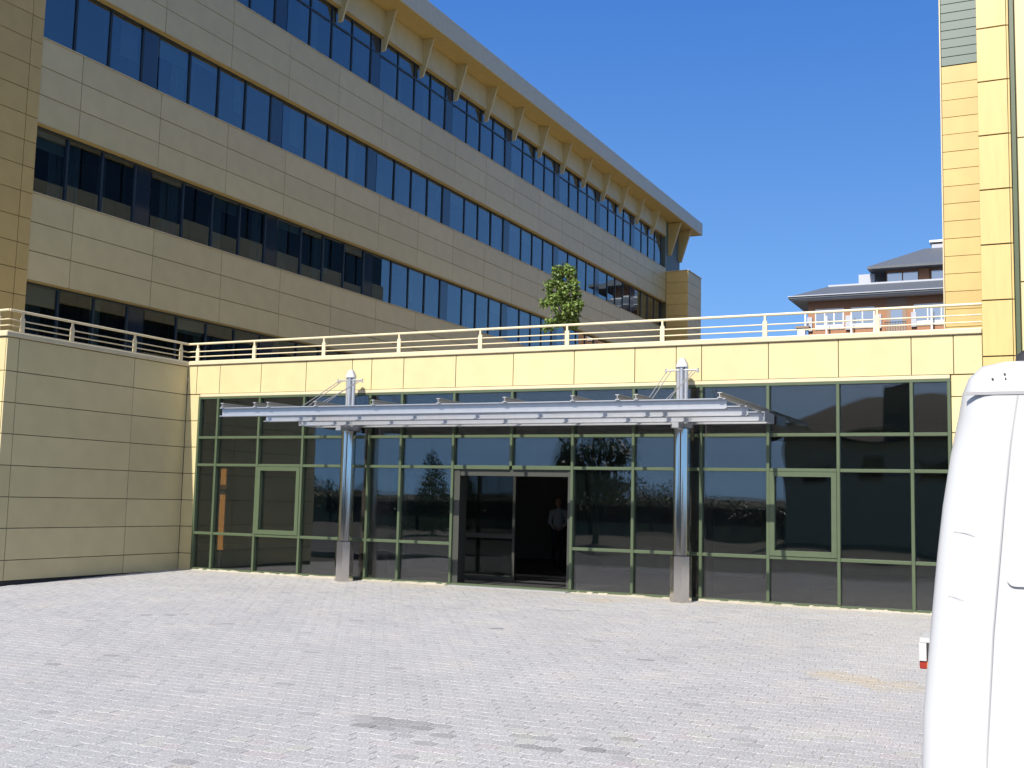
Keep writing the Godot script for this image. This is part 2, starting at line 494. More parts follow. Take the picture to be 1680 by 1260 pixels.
func build_entrance_hall() -> void:
	var t := thing("entrance_hall", "low cream panelled entrance hall with a green framed glass front", "building", Vector3(0, 0, 0))
	# shell
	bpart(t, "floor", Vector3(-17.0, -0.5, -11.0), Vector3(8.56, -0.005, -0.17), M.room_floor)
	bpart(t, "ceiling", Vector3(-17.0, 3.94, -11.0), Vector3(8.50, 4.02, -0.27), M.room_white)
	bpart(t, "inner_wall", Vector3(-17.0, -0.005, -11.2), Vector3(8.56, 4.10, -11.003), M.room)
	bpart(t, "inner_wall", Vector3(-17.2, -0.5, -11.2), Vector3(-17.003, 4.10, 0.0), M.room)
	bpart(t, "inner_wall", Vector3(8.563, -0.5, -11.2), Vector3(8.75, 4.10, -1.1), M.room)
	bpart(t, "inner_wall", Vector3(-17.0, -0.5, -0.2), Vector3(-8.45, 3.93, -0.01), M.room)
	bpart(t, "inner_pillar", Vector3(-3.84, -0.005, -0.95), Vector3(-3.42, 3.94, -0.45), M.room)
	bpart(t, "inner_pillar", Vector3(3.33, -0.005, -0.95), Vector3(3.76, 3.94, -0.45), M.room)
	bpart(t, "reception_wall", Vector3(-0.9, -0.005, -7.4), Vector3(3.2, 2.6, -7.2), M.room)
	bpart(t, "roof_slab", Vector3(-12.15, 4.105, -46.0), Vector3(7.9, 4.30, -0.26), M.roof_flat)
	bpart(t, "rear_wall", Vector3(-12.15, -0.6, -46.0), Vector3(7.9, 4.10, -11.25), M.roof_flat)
	# cladding over the glass
	var fw := bpart(t, "front_wall", Vector3(-8.41, 3.972, -0.255), Vector3(8.56, 4.638, -0.031), M.backing)
	for k in JX.size() - 1: pass
	clad_on(fw, Vector3(0, 0, -0.03), Vector3.RIGHT, Vector3.BACK, JX, [3.972, 4.638], M.creams)
	bpart(t, "window_flashing", Vector3(-8.0, 3.90, -0.20), Vector3(8.05, 3.968, 0.03), M.trim, 0.008)
	# piers at the ends
	var wy := [-0.03, 0.359, 0.963, 1.558, 2.160, 2.760, 3.361, 3.965]
	var pl := bpart(t, "end_pier", Vector3(-8.41, -0.5, -0.25), Vector3(-8.035, 3.968, -0.031), M.backing)
	clad_on(pl, Vector3(0, 0, -0.03), Vector3.RIGHT, Vector3.BACK, [-8.41, -8.03], wy, M.creams)
	var pr := bpart(t, "end_pier", Vector3(8.062, -0.5, -0.25), Vector3(8.56, 3.968, -0.031), M.backing)
	clad_on(pr, Vector3(0, 0, -0.03), Vector3.RIGHT, Vector3.BACK, [8.06, 8.56], [0.0, 0.6, 1.2, 1.8, 2.4, 3.0, 3.6, 3.967], M.creams)
	bpart(t, "coping", Vector3(-8.375, 4.64, -0.45), Vector3(8.555, 4.728, 0.045), M.trim, 0.012)
	# side wing
	var sw := bpart(t, "side_wall", Vector3(-12.1, -0.5, 0.0), Vector3(-8.441, 4.618, 4.969), M.backing)
	clad_on(sw, Vector3(-8.44, 0, 0), Vector3(0, 0, 1), Vector3.RIGHT, [0.0, 1.674, 4.719, 5.0], [-0.03, 0.359, 0.963, 1.558, 2.160, 2.760, 3.361, 3.965, 4.612], M.creams)
	clad_on(sw, Vector3(0, 0, 4.97), Vector3.LEFT, Vector3.BACK, [8.44, 8.9, 11.0, 12.1], [-0.03, 0.359, 0.963, 1.558, 2.160, 2.760, 3.361, 3.965, 4.612], M.creams)
	bpart(t, "plinth", Vector3(-12.1, -0.5, 0.005), Vector3(-8.425, -0.034, 4.985), M.plinth)
	bpart(t, "coping", Vector3(-12.1, 4.62, -0.46), Vector3(-8.378, 4.72, 5.045), M.trim, 0.012)
	# glass front: frame > mullions, transoms, panes
	var fr := MB.new()
	fr.box(Vector3(-8.03, 0.0, -0.10), Vector3(8.06, 0.055, 0.03))
	fr.box(Vector3(-8.03, 3.855, -0.10), Vector3(8.06, 3.899, 0.03))
	var front := part(t, "glass_front", fr.mesh(), M.green)
	var tw := 0.025
	for k in MX.size():
		var x: float = MX[k]
		if k == 8:
			bpart(front, "mullion", Vector3(x - 0.028, 2.385, -0.10), Vector3(x + 0.028, 3.853, 0.036), M.green, 0.006)
		else:
			bpart(front, "mullion", Vector3(x - 0.028, 0.057, -0.10), Vector3(x + 0.028, 3.853, 0.036), M.green, 0.006)
	for k in MX.size() - 1:
		var x0: float = MX[k] + 0.0285; var x1: float = MX[k + 1] - 0.0285
		var door := k == 7 or k == 8
		var sash := k == 2 or k == 13
		for j in [1, 2, 3]:
			if door and j == 1: continue
			var hh := 0.03 if not (door and j == 2) else 0.04
			bpart(front, "transom", Vector3(x0, TY[j] - hh, -0.09), Vector3(x1, TY[j] + hh, 0.028), M.green, 0.006)
		for j in 4:
			if door and j < 2: continue
			var y0: float = TY[j] + (0.03 if j > 0 else -0.003); var y1: float = TY[j + 1] - (0.03 if j < 3 else 0.046)
			if sash and j == 1:
				var s := MB.new()
				var zf := 0.045
				s.box(Vector3(x0 + 0.002, y0 + 0.002, -0.08), Vector3(x0 + 0.09, y1 - 0.002, zf))
				s.box(Vector3(x1 - 0.09, y0 + 0.002, -0.08), Vector3(x1 - 0.002, y1 - 0.002, zf))
				s.box(Vector3(x0 + 0.091, y0 + 0.002, -0.08), Vector3(x1 - 0.091, y0 + 0.095, zf))
				s.box(Vector3(x0 + 0.091, y1 - 0.085, -0.08), Vector3(x1 - 0.091, y1 - 0.002, zf))
				var so := part(t, "sash_window", s.mesh(), M.green)
				add_pane(so, x0 + 0.085, x1 - 0.085, y0 + 0.09, y1 - 0.08, -0.03)
				bpart(so, "handle", Vector3(x0 + 0.035, (y0 + y1) / 2 - 0.06, -0.13), Vector3(x0 + 0.06, (y0 + y1) / 2 + 0.06, -0.082), M.steel)
			else:
				add_pane(front, x0 - 0.006, x1 + 0.006, y0 - 0.006, y1 + 0.006, -0.035)
	# mortar left along the foot of the frame, with a ragged edge
	for run in [[-8.0, -3.86], [-3.40, -1.40], [1.28, 3.32], [3.77, 8.03]]:
		var mo := MB.new()
		var xa: float = run[0]
		var wa := 0.07
		while xa < run[1] - 0.01:
			var xn := minf(xa + rng.randf_range(0.05, 0.16), run[1])
			var wb := clampf(wa + rng.randf_range(-0.05, 0.05), 0.035, 0.17)
			var hb := rng.randf_range(0.012, 0.04)
			mo.quad(Vector3(xa, hb, 0.031), Vector3(xn, hb, 0.031), Vector3(xn, -0.012, 0.031 + wb), Vector3(xa, -0.012, 0.031 + wa), Vector3(0, 1, 0.3))
			mo.quad(Vector3(xa, hb, 0.031), Vector3(xn, hb, 0.031), Vector3(xn, -0.02, 0.031), Vector3(xa, -0.02, 0.031), Vector3.FORWARD)
			xa = xn; wa = wb
		part(t, "mortar_strip", mo.mesh(), M.mortar)
	# sliding door
	var jd := MB.new()
	jd.box(Vector3(-1.33, 0.02, -0.32), Vector3(-1.20, 2.315, -0.015))
	jd.box(Vector3(1.16, 0.02, -0.32), Vector3(1.223, 2.315, -0.015))
	jd.box(Vector3(-1.199, 2.19, -0.32), Vector3(1.159, 2.313, -0.03))
	var door := part(t, "sliding_door", jd.mesh(), M.green_dark)
	for q in [[-2.20, -0.80, -1.80], [-3.55, -2.22, -1.80]]:
		var l := MB.new()
		l.box(Vector3(q[0], 0.0, q[2] - 0.02), Vector3(q[0] + 0.06, 2.35, q[2] + 0.02))
		l.box(Vector3(q[1] - 0.06, 0.0, q[2] - 0.02), Vector3(q[1], 2.35, q[2] + 0.02))
		l.box(Vector3(q[0] + 0.061, 0.0, q[2] - 0.02), Vector3(q[1] - 0.061, 0.12, q[2] + 0.02))
		l.box(Vector3(q[0] + 0.061, 2.27, q[2] - 0.02), Vector3(q[1] - 0.061, 2.348, q[2] + 0.02))
		l.box(Vector3(q[0] + 0.061, 0.90, q[2] - 0.02), Vector3(q[1] - 0.061, 1.0, q[2] + 0.02))
		var lo := part(door, "inner_leaf", l.mesh(), M.green_dark)
		lo.set_meta("label", "dark framed glass leaf of the inner doors behind the opening")
		part(lo, "pane", pane_mesh(q[1] - q[0] - 0.10, 0.80, 0.0004), M.pane_inner, Vector3((q[0] + q[1]) / 2, 0.51, q[2]))
		part(lo, "pane", pane_mesh(q[1] - q[0] - 0.10, 1.29, 0.0004), M.pane_inner, Vector3((q[0] + q[1]) / 2, 1.635, q[2]))
	bpart(door, "threshold", Vector3(-1.33, -0.04, -0.30), Vector3(1.22, 0.018, 0.16), M.steel_dull, 0.006)
	bpart(door, "floor_track", Vector3(-1.2, 0.0185, -0.26), Vector3(1.15, 0.026, -0.22), M.green_dark, 0.002)
	bpart(door, "floor_track", Vector3(-1.2, 0.0185, -0.16), Vector3(1.15, 0.026, -0.12), M.green_dark, 0.002)

# panels as children of a wall part whose own origin is not zero
func clad_on(wall: MeshInstance3D, o: Vector3, u: Vector3, out: Vector3, us: Array, vs: Array, mats: Array, called := "panel") -> void:
	cladding(wall, o - wall.position, u, out, us, vs, mats, 0.03, 0.014, called)

# ------------------------------------------------------------------ long office block
const XB := -12.2
func build_office_block() -> void:
	var t := thing("office_block", "long four storey cream office block with blue ribbon windows and deep eaves", "building", Vector3(XB, 0, 0))
	var fl := [4.935, 8.76, 12.585, 16.41]
	var top := [6.655, 10.48, 14.305, 18.50]
	var z_near := 1.45; var z_far := -46.6
	bpart(t, "core", Vector3(-9.0, 4.31, -46.3), Vector3(-1.6, 19.45, 8.0), M.room)
	# module lines
	var us := [z_near, 0.17]
	var zz := 0.17
	while zz - 2.76 > z_far + 0.3:
		zz -= 2.76
		us.append(zz)
	us.append(z_far)
	var sp := [[4.31, 4.935], [6.655, 8.76], [10.48, 12.585], [14.305, 16.41], [18.50, 19.5]]
	for k in sp.size():
		var a: float = sp[k][0]; var b: float = sp[k][1]
		var w := bpart(t, "spandrel", Vector3(-1.6, a, z_far), Vector3(-0.032, b, z_near), M.backing if k > 0 else M.cream1)
		if k > 0:
			# the underside of each spandrel is folded sheet
			bpart(w, "head_flashing", Vector3(-0.30, a - 0.012, z_far) - w.position, Vector3(-0.003, a - 0.001, z_near) - w.position, M.yellow1, 0.002)
		var vs := [a, a + (b - a) / 3.0, a + 2.0 * (b - a) / 3.0, b] if k in [1, 2, 3] else [a, b]
		if k == 0: continue
		cladding(w, Vector3(-0.03, 0, 0) - w.position, Vector3(0, 0, 1), Vector3.RIGHT, us, vs, M.creams, 0.03, 0.018)
		if k < 4:
			bpart(w, "sill", Vector3(-0.30, b, z_far) - w.position, Vector3(0.022, b + 0.025, z_near) - w.position, M.trim, 0.004)
	# windows
	var gx := -0.22
	for f in 4:
		var y0: float = fl[f] + 0.026; var y1: float = top[f] - 0.013
		var fm := MB.new()
		fm.box(Vector3(gx - 0.04, y0, z_far + 0.31), Vector3(gx + 0.04, y0 + 0.05, z_near))
		fm.box(Vector3(gx - 0.04, y1 - 0.05, z_far + 0.31), Vector3(gx + 0.04, y1, z_near))
		if f == 3: fm.box(Vector3(gx - 0.04, 17.84, z_far + 0.31), Vector3(gx + 0.04, 17.90, z_near))
		var band := part(t, "window_band", fm.mesh(), M.frame_blue)
		var cuts := []   # [z_hi, z_lo] of each pane
		cuts.append([z_near, 0.30]); cuts.append([0.30, -0.84]); cuts.append([-0.84, -1.99])
		for b in 8:
			var zp := -2.3 - 5.52 * b
			bpart(band, "pier_cover", Vector3(gx - 0.30, y0 + 0.051, zp - 0.27), Vector3(gx + 0.035, y1 - 0.051, zp + 0.31), M.pier_dark)
			for q in 4:
				var z1 := zp - 0.31 - 1.225 * q
				cuts.append([z1, z1 - 1.225])
		for q in cuts:
			var zc: float = (q[0] + q[1]) / 2.0; var w: float = q[0] - q[1] - 0.05
			bpart(band, "mullion", Vector3(gx - 0.045, y0 + 0.052, q[1] - 0.03), Vector3(gx + 0.045, y1 - 0.052, q[1] + 0.03), M.frame_blue)
			var segs := [[y0 + 0.045, y1 - 0.045]] if f < 3 else [[y0 + 0.045, 17.845], [17.895, y1 - 0.045]]
			for s in segs:
				var h: float = s[1] - s[0]
				var bs := Basis.from_euler(Vector3(0, PI / 2, 0)) * Basis.from_euler(Vector3(rng.randf_range(-0.006, 0.006), rng.randf_range(-0.008, 0.008), 0))
				part(band, "pane", bev(Vector3(w, h, 0.01), 0.001), M.pane_up, Vector3(gx, (s[0] + s[1]) / 2.0, zc), bs)
			if rng.randf() < (0.45 if f > 1 else 0.25):
				var bl := rng.randf_range(0.18, 0.55)
				bpart(band, "roller_blind", Vector3(gx - 0.10, y1 - 0.055 - bl, zc - w / 2.0), Vector3(gx - 0.085, y1 - 0.055, zc + w / 2.0), M.curtain if rng.randf() < 0.6 else M.curtain_grey, 0.002)
			# curtains inside
			var r := rng.randf()
			if r < 0.6:
				var cw := rng.randf_range(0.25, 0.75)
				var side := 1.0 if rng.randf() < 0.5 else -1.0
				var cz := zc + side * (w / 2.0 - cw / 2.0)
				var cb := MB.new()
				var nf := int(cw / 0.05)
				var yb := y0 + 0.06 if rng.randf() < 0.7 else y0 + rng.randf_range(0.3, 0.8)
				for j in nf:
					var za := cz - cw / 2.0 + cw * j / nf; var zb := cz - cw / 2.0 + cw * (j + 1) / nf
					var xa := gx - 0.14 - (0.03 if j % 2 else 0.0); var xz := gx - 0.14 - (0.0 if j % 2 else 0.03)
					cb.quad(Vector3(xa, yb, za), Vector3(xz, yb, zb), Vector3(xz, y1 - 0.06, zb), Vector3(xa, y1 - 0.06, za), Vector3.RIGHT)
				part(band, "curtain", cb.mesh(), M.curtain if rng.randf() < 0.55 else M.curtain_grey)
	# yellow panelled end at the near side of the windows
	var ew := bpart(t, "stair_wall", Vector3(-1.6, 4.31, z_near + 0.002), Vector3(0.0, 19.45, 8.0), M.backing)
	var vs2 := []
	var y := 4.40
	while y < 19.4:
		vs2.append(y); y += 0.615
	cladding(ew, Vector3(0.002, 0, 0) - ew.position, Vector3(0, 0, 1), Vector3.RIGHT, [z_near, 1.80, 4.5, 8.0], vs2, M.yellows, 0.03, 0.016)
	# eaves
	bpart(t, "soffit", Vector3(-1.6, 19.503, -51.14), Vector3(0.94, 19.55, 8.0), M.yellow1)
	bpart(t, "fascia", Vector3(0.942, 19.49, -51.2), Vector3(1.0, 20.30, 8.0), M.trim, 0.01)
	bpart(t, "fascia", Vector3(-9.0, 19.49, -51.2), Vector3(0.940, 20.30, -51.142), M.trim, 0.01)
	bpart(t, "roof", Vector3(-9.0, 19.552, -51.13), Vector3(0.938, 20.20, 8.0), M.roof_flat)
	var bp := PackedVector2Array([Vector2(-0.15, 18.0), Vector2(0.01, 18.02), Vector2(0.44, 19.46), Vector2(0.44, 19.502), Vector2(-0.15, 19.502)])
	zz = 0.17
	while zz > -46.0:
		var bm := MB.new()
		bm.prism(bp, Vector3(0, 0, zz - 0.04), Vector3.RIGHT, Vector3.UP, Vector3(0, 0, 0.08))
		part(t, "bracket", bm.mesh(), M.cream0)
		zz -= 2.76
	# far end: recessed grey bay at the top and a yellow block below
	bpart(t, "end_bay", Vector3(-6.0, 16.25, -49.6), Vector3(-0.06, 19.50, -46.605), M.louvre)
	var bq := PackedVector2Array([Vector2(-0.1, 17.4), Vector2(0.1, 17.4), Vector2(0.75, 19.45), Vector2(-0.1, 19.45)])
	for z in [-47.4, -49.55]:
		var bm := MB.new()
		bm.prism(bq, Vector3(0, 0, z), Vector3.RIGHT, Vector3.UP, Vector3(0, 0, 0.22))
		part(t, "bracket", bm.mesh(), M.yellow0)
	var eb := bpart(t, "end_block", Vector3(-6.0, 4.31, -49.45), Vector3(1.40, 16.22, -46.64), M.backing)
	var vs3 := []
	y = 16.22
	while y > 4.4:
		vs3.push_front(y); y -= 0.7017
	cladding(eb, Vector3(0, 0, -46.638) - eb.position, Vector3.RIGHT, Vector3.BACK, [0.012, 1.43], vs3, M.yellows, 0.03, 0.018)
	cladding(eb, Vector3(1.402, 0, 0) - eb.position, Vector3(0, 0, 1), Vector3.RIGHT, [-49.47, -46.61], vs3, M.creams, 0.03, 0.018)
	bpart(t, "coping", Vector3(-0.02, 16.223, -49.5), Vector3(1.47, 16.27, -46.58), M.trim)

# ------------------------------------------------------------------ block facing it, with the yellow tower
func build_facing_block() -> void:
	var t := thing("stair_tower", "tall yellow panelled tower with grey louvres beside the entrance hall", "building", Vector3(8.0, 0, 0))
	# end wall next to the sky
	var strip := bpart(t, "end_wall", Vector3(-0.09, 4.31, -3.0), Vector3(0.558, 22.0, -1.032), M.backing)
	var vs := []
	var y := 9.68
	while y > 4.4:
		vs.push_front(y); y -= 0.317
	vs.push_front(4.31)
	cladding(strip, Vector3(0, 0, -1.03) - strip.position, Vector3.RIGHT, Vector3.BACK, [-0.09, 0.555], vs, M.yellows, 0.03, 0.008)
	vs = []
	y = 9.69
	while y < 21.9:
		vs.append(y); y += 0.165
	cladding(strip, Vector3(0, 0, -1.03) - strip.position, Vector3.RIGHT, Vector3.BACK, [-0.09, 0.555], vs, [M.louvre], 0.03, 0.010, "louvre_slat")
	bpart(t, "corner_trim", Vector3(-0.115, 4.31, -1.06), Vector3(-0.092, 22.0, -0.985), M.trim)
	# proud pilaster
	var pil := bpart(t, "pilaster", Vector3(0.563, -0.5, -1.9), Vector3(1.03, 22.0, 0.018), M.backing)
	vs = []
	y = 22.0
	var j0 := 6.12
	y = j0 - 0.935 * 6
	while y < 22.0:
		vs.append(y); y += 0.935
	cladding(pil, Vector3(0, 0, 0.02) - pil.position, Vector3.RIGHT, Vector3.BACK, [0.555, 1.035], vs, [M.pilaster], 0.03, 0.022)
	cladding(pil, Vector3(1.032, 0, 0) - pil.position, Vector3(0, 0, 1), Vector3.RIGHT, [-0.16, 0.045], vs, M.yellows, 0.03, 0.016)
	bpart(t, "window_edge", Vector3(1.066, -0.5, -0.30), Vector3(1.14, 22.0, -0.10), M.green)
	var cw := bpart(t, "front_wall", Vector3(1.143, -0.5, -1.9), Vector3(12.0, 22.0, -0.18), M.backing)
	cladding(cw, Vector3(0, 0, -0.178) - cw.position, Vector3.RIGHT, Vector3.BACK, [1.15, 3.6, 6.2, 8.8, 12.0], [0.0, 2.0, 3.05, 5.50, 7.95, 10.4, 12.85, 15.3, 17.75, 20.2, 22.0], M.creams, 0.03, 0.02)
	# long flank towards the courtyard, mirrored by the opposite windows
	bpart(t, "core", Vector3(0.5, -0.5, -46.0), Vector3(11.0, 19.5, -3.02), M.room)
	var sp := [[4.31, 4.935], [6.655, 8.76], [10.48, 12.585], [14.305, 16.41], [18.50, 19.5]]
	for s in sp:
		var w := bpart(t, "spandrel", Vector3(0.0, s[0], -46.0), Vector3(0.49, s[1], -3.02), M.cream1)
		var z := -5.0
		while z > -45.0:
			bpart(w, "joint_strip", Vector3(-0.004, s[0] + 0.01, z - 0.01) - w.position, Vector3(0.02, s[1] - 0.01, z + 0.01) - w.position, M.backing, 0.001)
			z -= 2.76
	for f in [[4.935, 6.655], [8.76, 10.48], [12.585, 14.305], [16.41, 18.5]]:
		var gb := bpart(t, "window_band", Vector3(0.2, f[0] + 0.003, -46.0), Vector3(0.48, f[1] - 0.003, -3.02), M.dark_glass)
		var z := -4.2
		while z > -45.5:
			bpart(gb, "mullion", Vector3(0.13, f[0] + 0.005, z - 0.03) - gb.position, Vector3(0.198, f[1] - 0.005, z + 0.03) - gb.position, M.frame_blue)
			z -= 1.38
	bpart(t, "fascia", Vector3(-1.0, 19.503, -50.0), Vector3(11.0, 20.3, -3.02), M.trim)

# ------------------------------------------------------------------ houses seen over the terrace
func hip_roof(parent: Node, called: String, x0: float, x1: float, z0: float, z1: float, y: float, rise: float, run: float, m: Material, thick := 0.18) -> MeshInstance3D:
	# z0 is the front eave, z1 the back one (z1 < z0)
	var mb := MB.new()
	var e := [Vector3(x0, y, z0), Vector3(x1, y, z0), Vector3(x1, y, z1), Vector3(x0, y, z1)]
	var r := [Vector3(x0 + run, y + rise, z0 - run), Vector3(x1 - run, y + rise, z0 - run), Vector3(x1 - run, y + rise, z1 + run), Vector3(x0 + run, y + rise, z1 + run)]
	var dn := Vector3(0, -thick, 0)
	for k in 4:
		var j := (k + 1) % 4
		mb.quad(e[k], e[j], r[j], r[k], Vector3.UP)
		mb.quad(e[k], e[j], e[j] + dn, e[k] + dn, (e[k] + e[j]) / 2.0 - (e[0] + e[2]) / 2.0)
	mb.quad(r[0], r[1], r[2], r[3], Vector3.UP)
	mb.quad(e[0] + dn, e[1] + dn, e[2] + dn, e[3] + dn, Vector3.DOWN)
	return part(parent, called, mb.mesh(), m)

func build_far_houses() -> void:
	var t := thing("apartment_building", "orange brick apartment house with stepped grey hipped roofs beyond the terrace", "building", Vector3(0, 0, -85))
	var wl := bpart(t, "wall", Vector3(-10.95, -0.6, -14), Vector3(9.0, 20.95, 0), M.brick)
	var rf := hip_roof(t, "roof", -12.5, 10.5, 1.4, -15.4, 21.12, 1.30, 3.0, M.slate, 0.2)
	bpart(rf, "gutter", Vector3(-12.52, 21.08, 1.41), Vector3(10.5, 21.16, 1.5), M.grey_paint)
	bpart(rf, "roof_kerb", Vector3(-9.4, 22.42, -1.85), Vector3(7.0, 22.58, -1.62), M.grey_paint)
	bpart(t, "eave_soffit", Vector3(-12.3, 20.80, -15.0), Vector3(10.3, 20.918, 1.25), M.grey_paint)
	# windows with their panes
	for w in [[-10.3, -7.7], [-7.1, -5.0], [-1.65, 1.9], [2.6, 5.0], [5.6, 8.2]]:
		var f := bpart(t, "window", Vector3(w[0], 18.10, 0.003), Vector3(w[1], 20.05, 0.08), M.white)
		var n := 3 if w[1] - w[0] > 2.2 else 2
		for k in n:
			var a: float = lerpf(w[0] + 0.08, w[1] - 0.02, float(k) / n); var b: float = lerpf(w[0] + 0.02, w[1] - 0.08, float(k + 1) / n)
			bpart(f, "pane", Vector3(a, 18.55, 0.082) - f.position, Vector3(b - 0.04, 19.95, 0.10) - f.position, M.house_glass)
	for x in [-11.0, -7.55, -4.85, -1.85]:
		bpart(t, "pillar", Vector3(x, 18.0, 0.004), Vector3(x + 0.45, 19.3, 0.25), M.grey_paint)
	var bd := bpart(t, "balcony_door", Vector3(-3.95, 17.5, 0.003), Vector3(-2.25, 20.75, 0.06), M.eave_dark)
	bpart(bd, "pane", Vector3(-3.6, 18.3, 0.062) - bd.position, Vector3(-2.6, 19.9, 0.085) - bd.position, M.house_glass)
	var bal := MB.new()
	for k in 9: bal.box(Vector3(-4.0 + k * 0.22, 17.5, 0.9), Vector3(-3.96 + k * 0.22, 18.35, 0.94))
	bal.box(Vector3(-4.05, 18.35, 0.88), Vector3(-2.2, 18.42, 0.96))
	part(t, "balcony_railing", bal.mesh(), M.rubber)
	bpart(t, "balcony_slab", Vector3(-4.1, 17.3, 0.002), Vector3(-2.15, 17.5, 1.0), M.grey_paint)
	for x in [-11.0, -9.1, -6.9, -4.9, -0.05, 2.0, 4.0]:
		bpart(t, "railing_post", Vector3(x - 0.07, 17.45, 0.95), Vector3(x + 0.07, 19.45 if int(x * 10) % 2 == 0 else 19.2, 1.1), M.white)
	# set back top storey
	bpart(t, "upper_wall", Vector3(-4.4, 22.45, -12.0), Vector3(7.5, 24.05, -3.4), M.brick)
	for w in [[-4.3, -3.0], [-2.9, -1.6], [-0.4, 1.6], [2.2, 4.2]]:
		bpart(t, "upper_window", Vector3(w[0], 22.75, -3.398), Vector3(w[1], 23.75, -3.34), M.house_glass)
	bpart(t, "terrace_parapet", Vector3(-4.6, 22.45, -3.0), Vector3(7.6, 22.72, -2.85), M.grey_paint)
	bpart(t, "brick_pier", Vector3(-1.5, 22.45, -3.33), Vector3(-0.6, 23.9, -3.1), M.brick)
	hip_roof(t, "upper_roof", -5.9, 9.0, -1.9, -13.5, 24.15, 2.35, 4.6, M.slate, 0.22)
	bpart(t, "roof_box", Vector3(-6.9, 22.3, -4.6), Vector3(-5.45, 23.75, -3.4), M.grey_paint)
	var ch := bpart(t, "chimney", Vector3(-0.65, 25.6, -8.0), Vector3(2.2, 26.9, -6.6), M.grey_paint)
	bpart(ch, "chimney_cap", Vector3(-0.85, 27.05, -8.2) - ch.position, Vector3(2.4, 27.25, -6.4) - ch.position, M.white)
	bpart(ch, "flue_gap", Vector3(-0.5, 26.9, -7.9) - ch.position, Vector3(2.0, 27.05, -6.7) - ch.position, M.eave_dark)
	# lower house further left
	var h := thing("low_house", "low grey roof with a stubby white chimney in front of the brick house", "house", Vector3(0, 0, -70))
	bpart(h, "wall", Vector3(-16.5, -0.6, -9), Vector3(-7.8, 14.9, -1.2), M.render)
	hip_roof(h, "roof", -17.2, -7.2, -0.4, -9.8, 14.95, 0.85, 3.5, M.slate)
	var c2 := bpart(h, "chimney", Vector3(-9.35, 14.6, -3.0), Vector3(-8.75, 16.35, -2.4), M.white)
	bpart(c2, "chimney_cap", Vector3(-9.5, 16.36, -3.15) - c2.position, Vector3(-8.4, 16.52, -2.25) - c2.position, M.eave_dark)

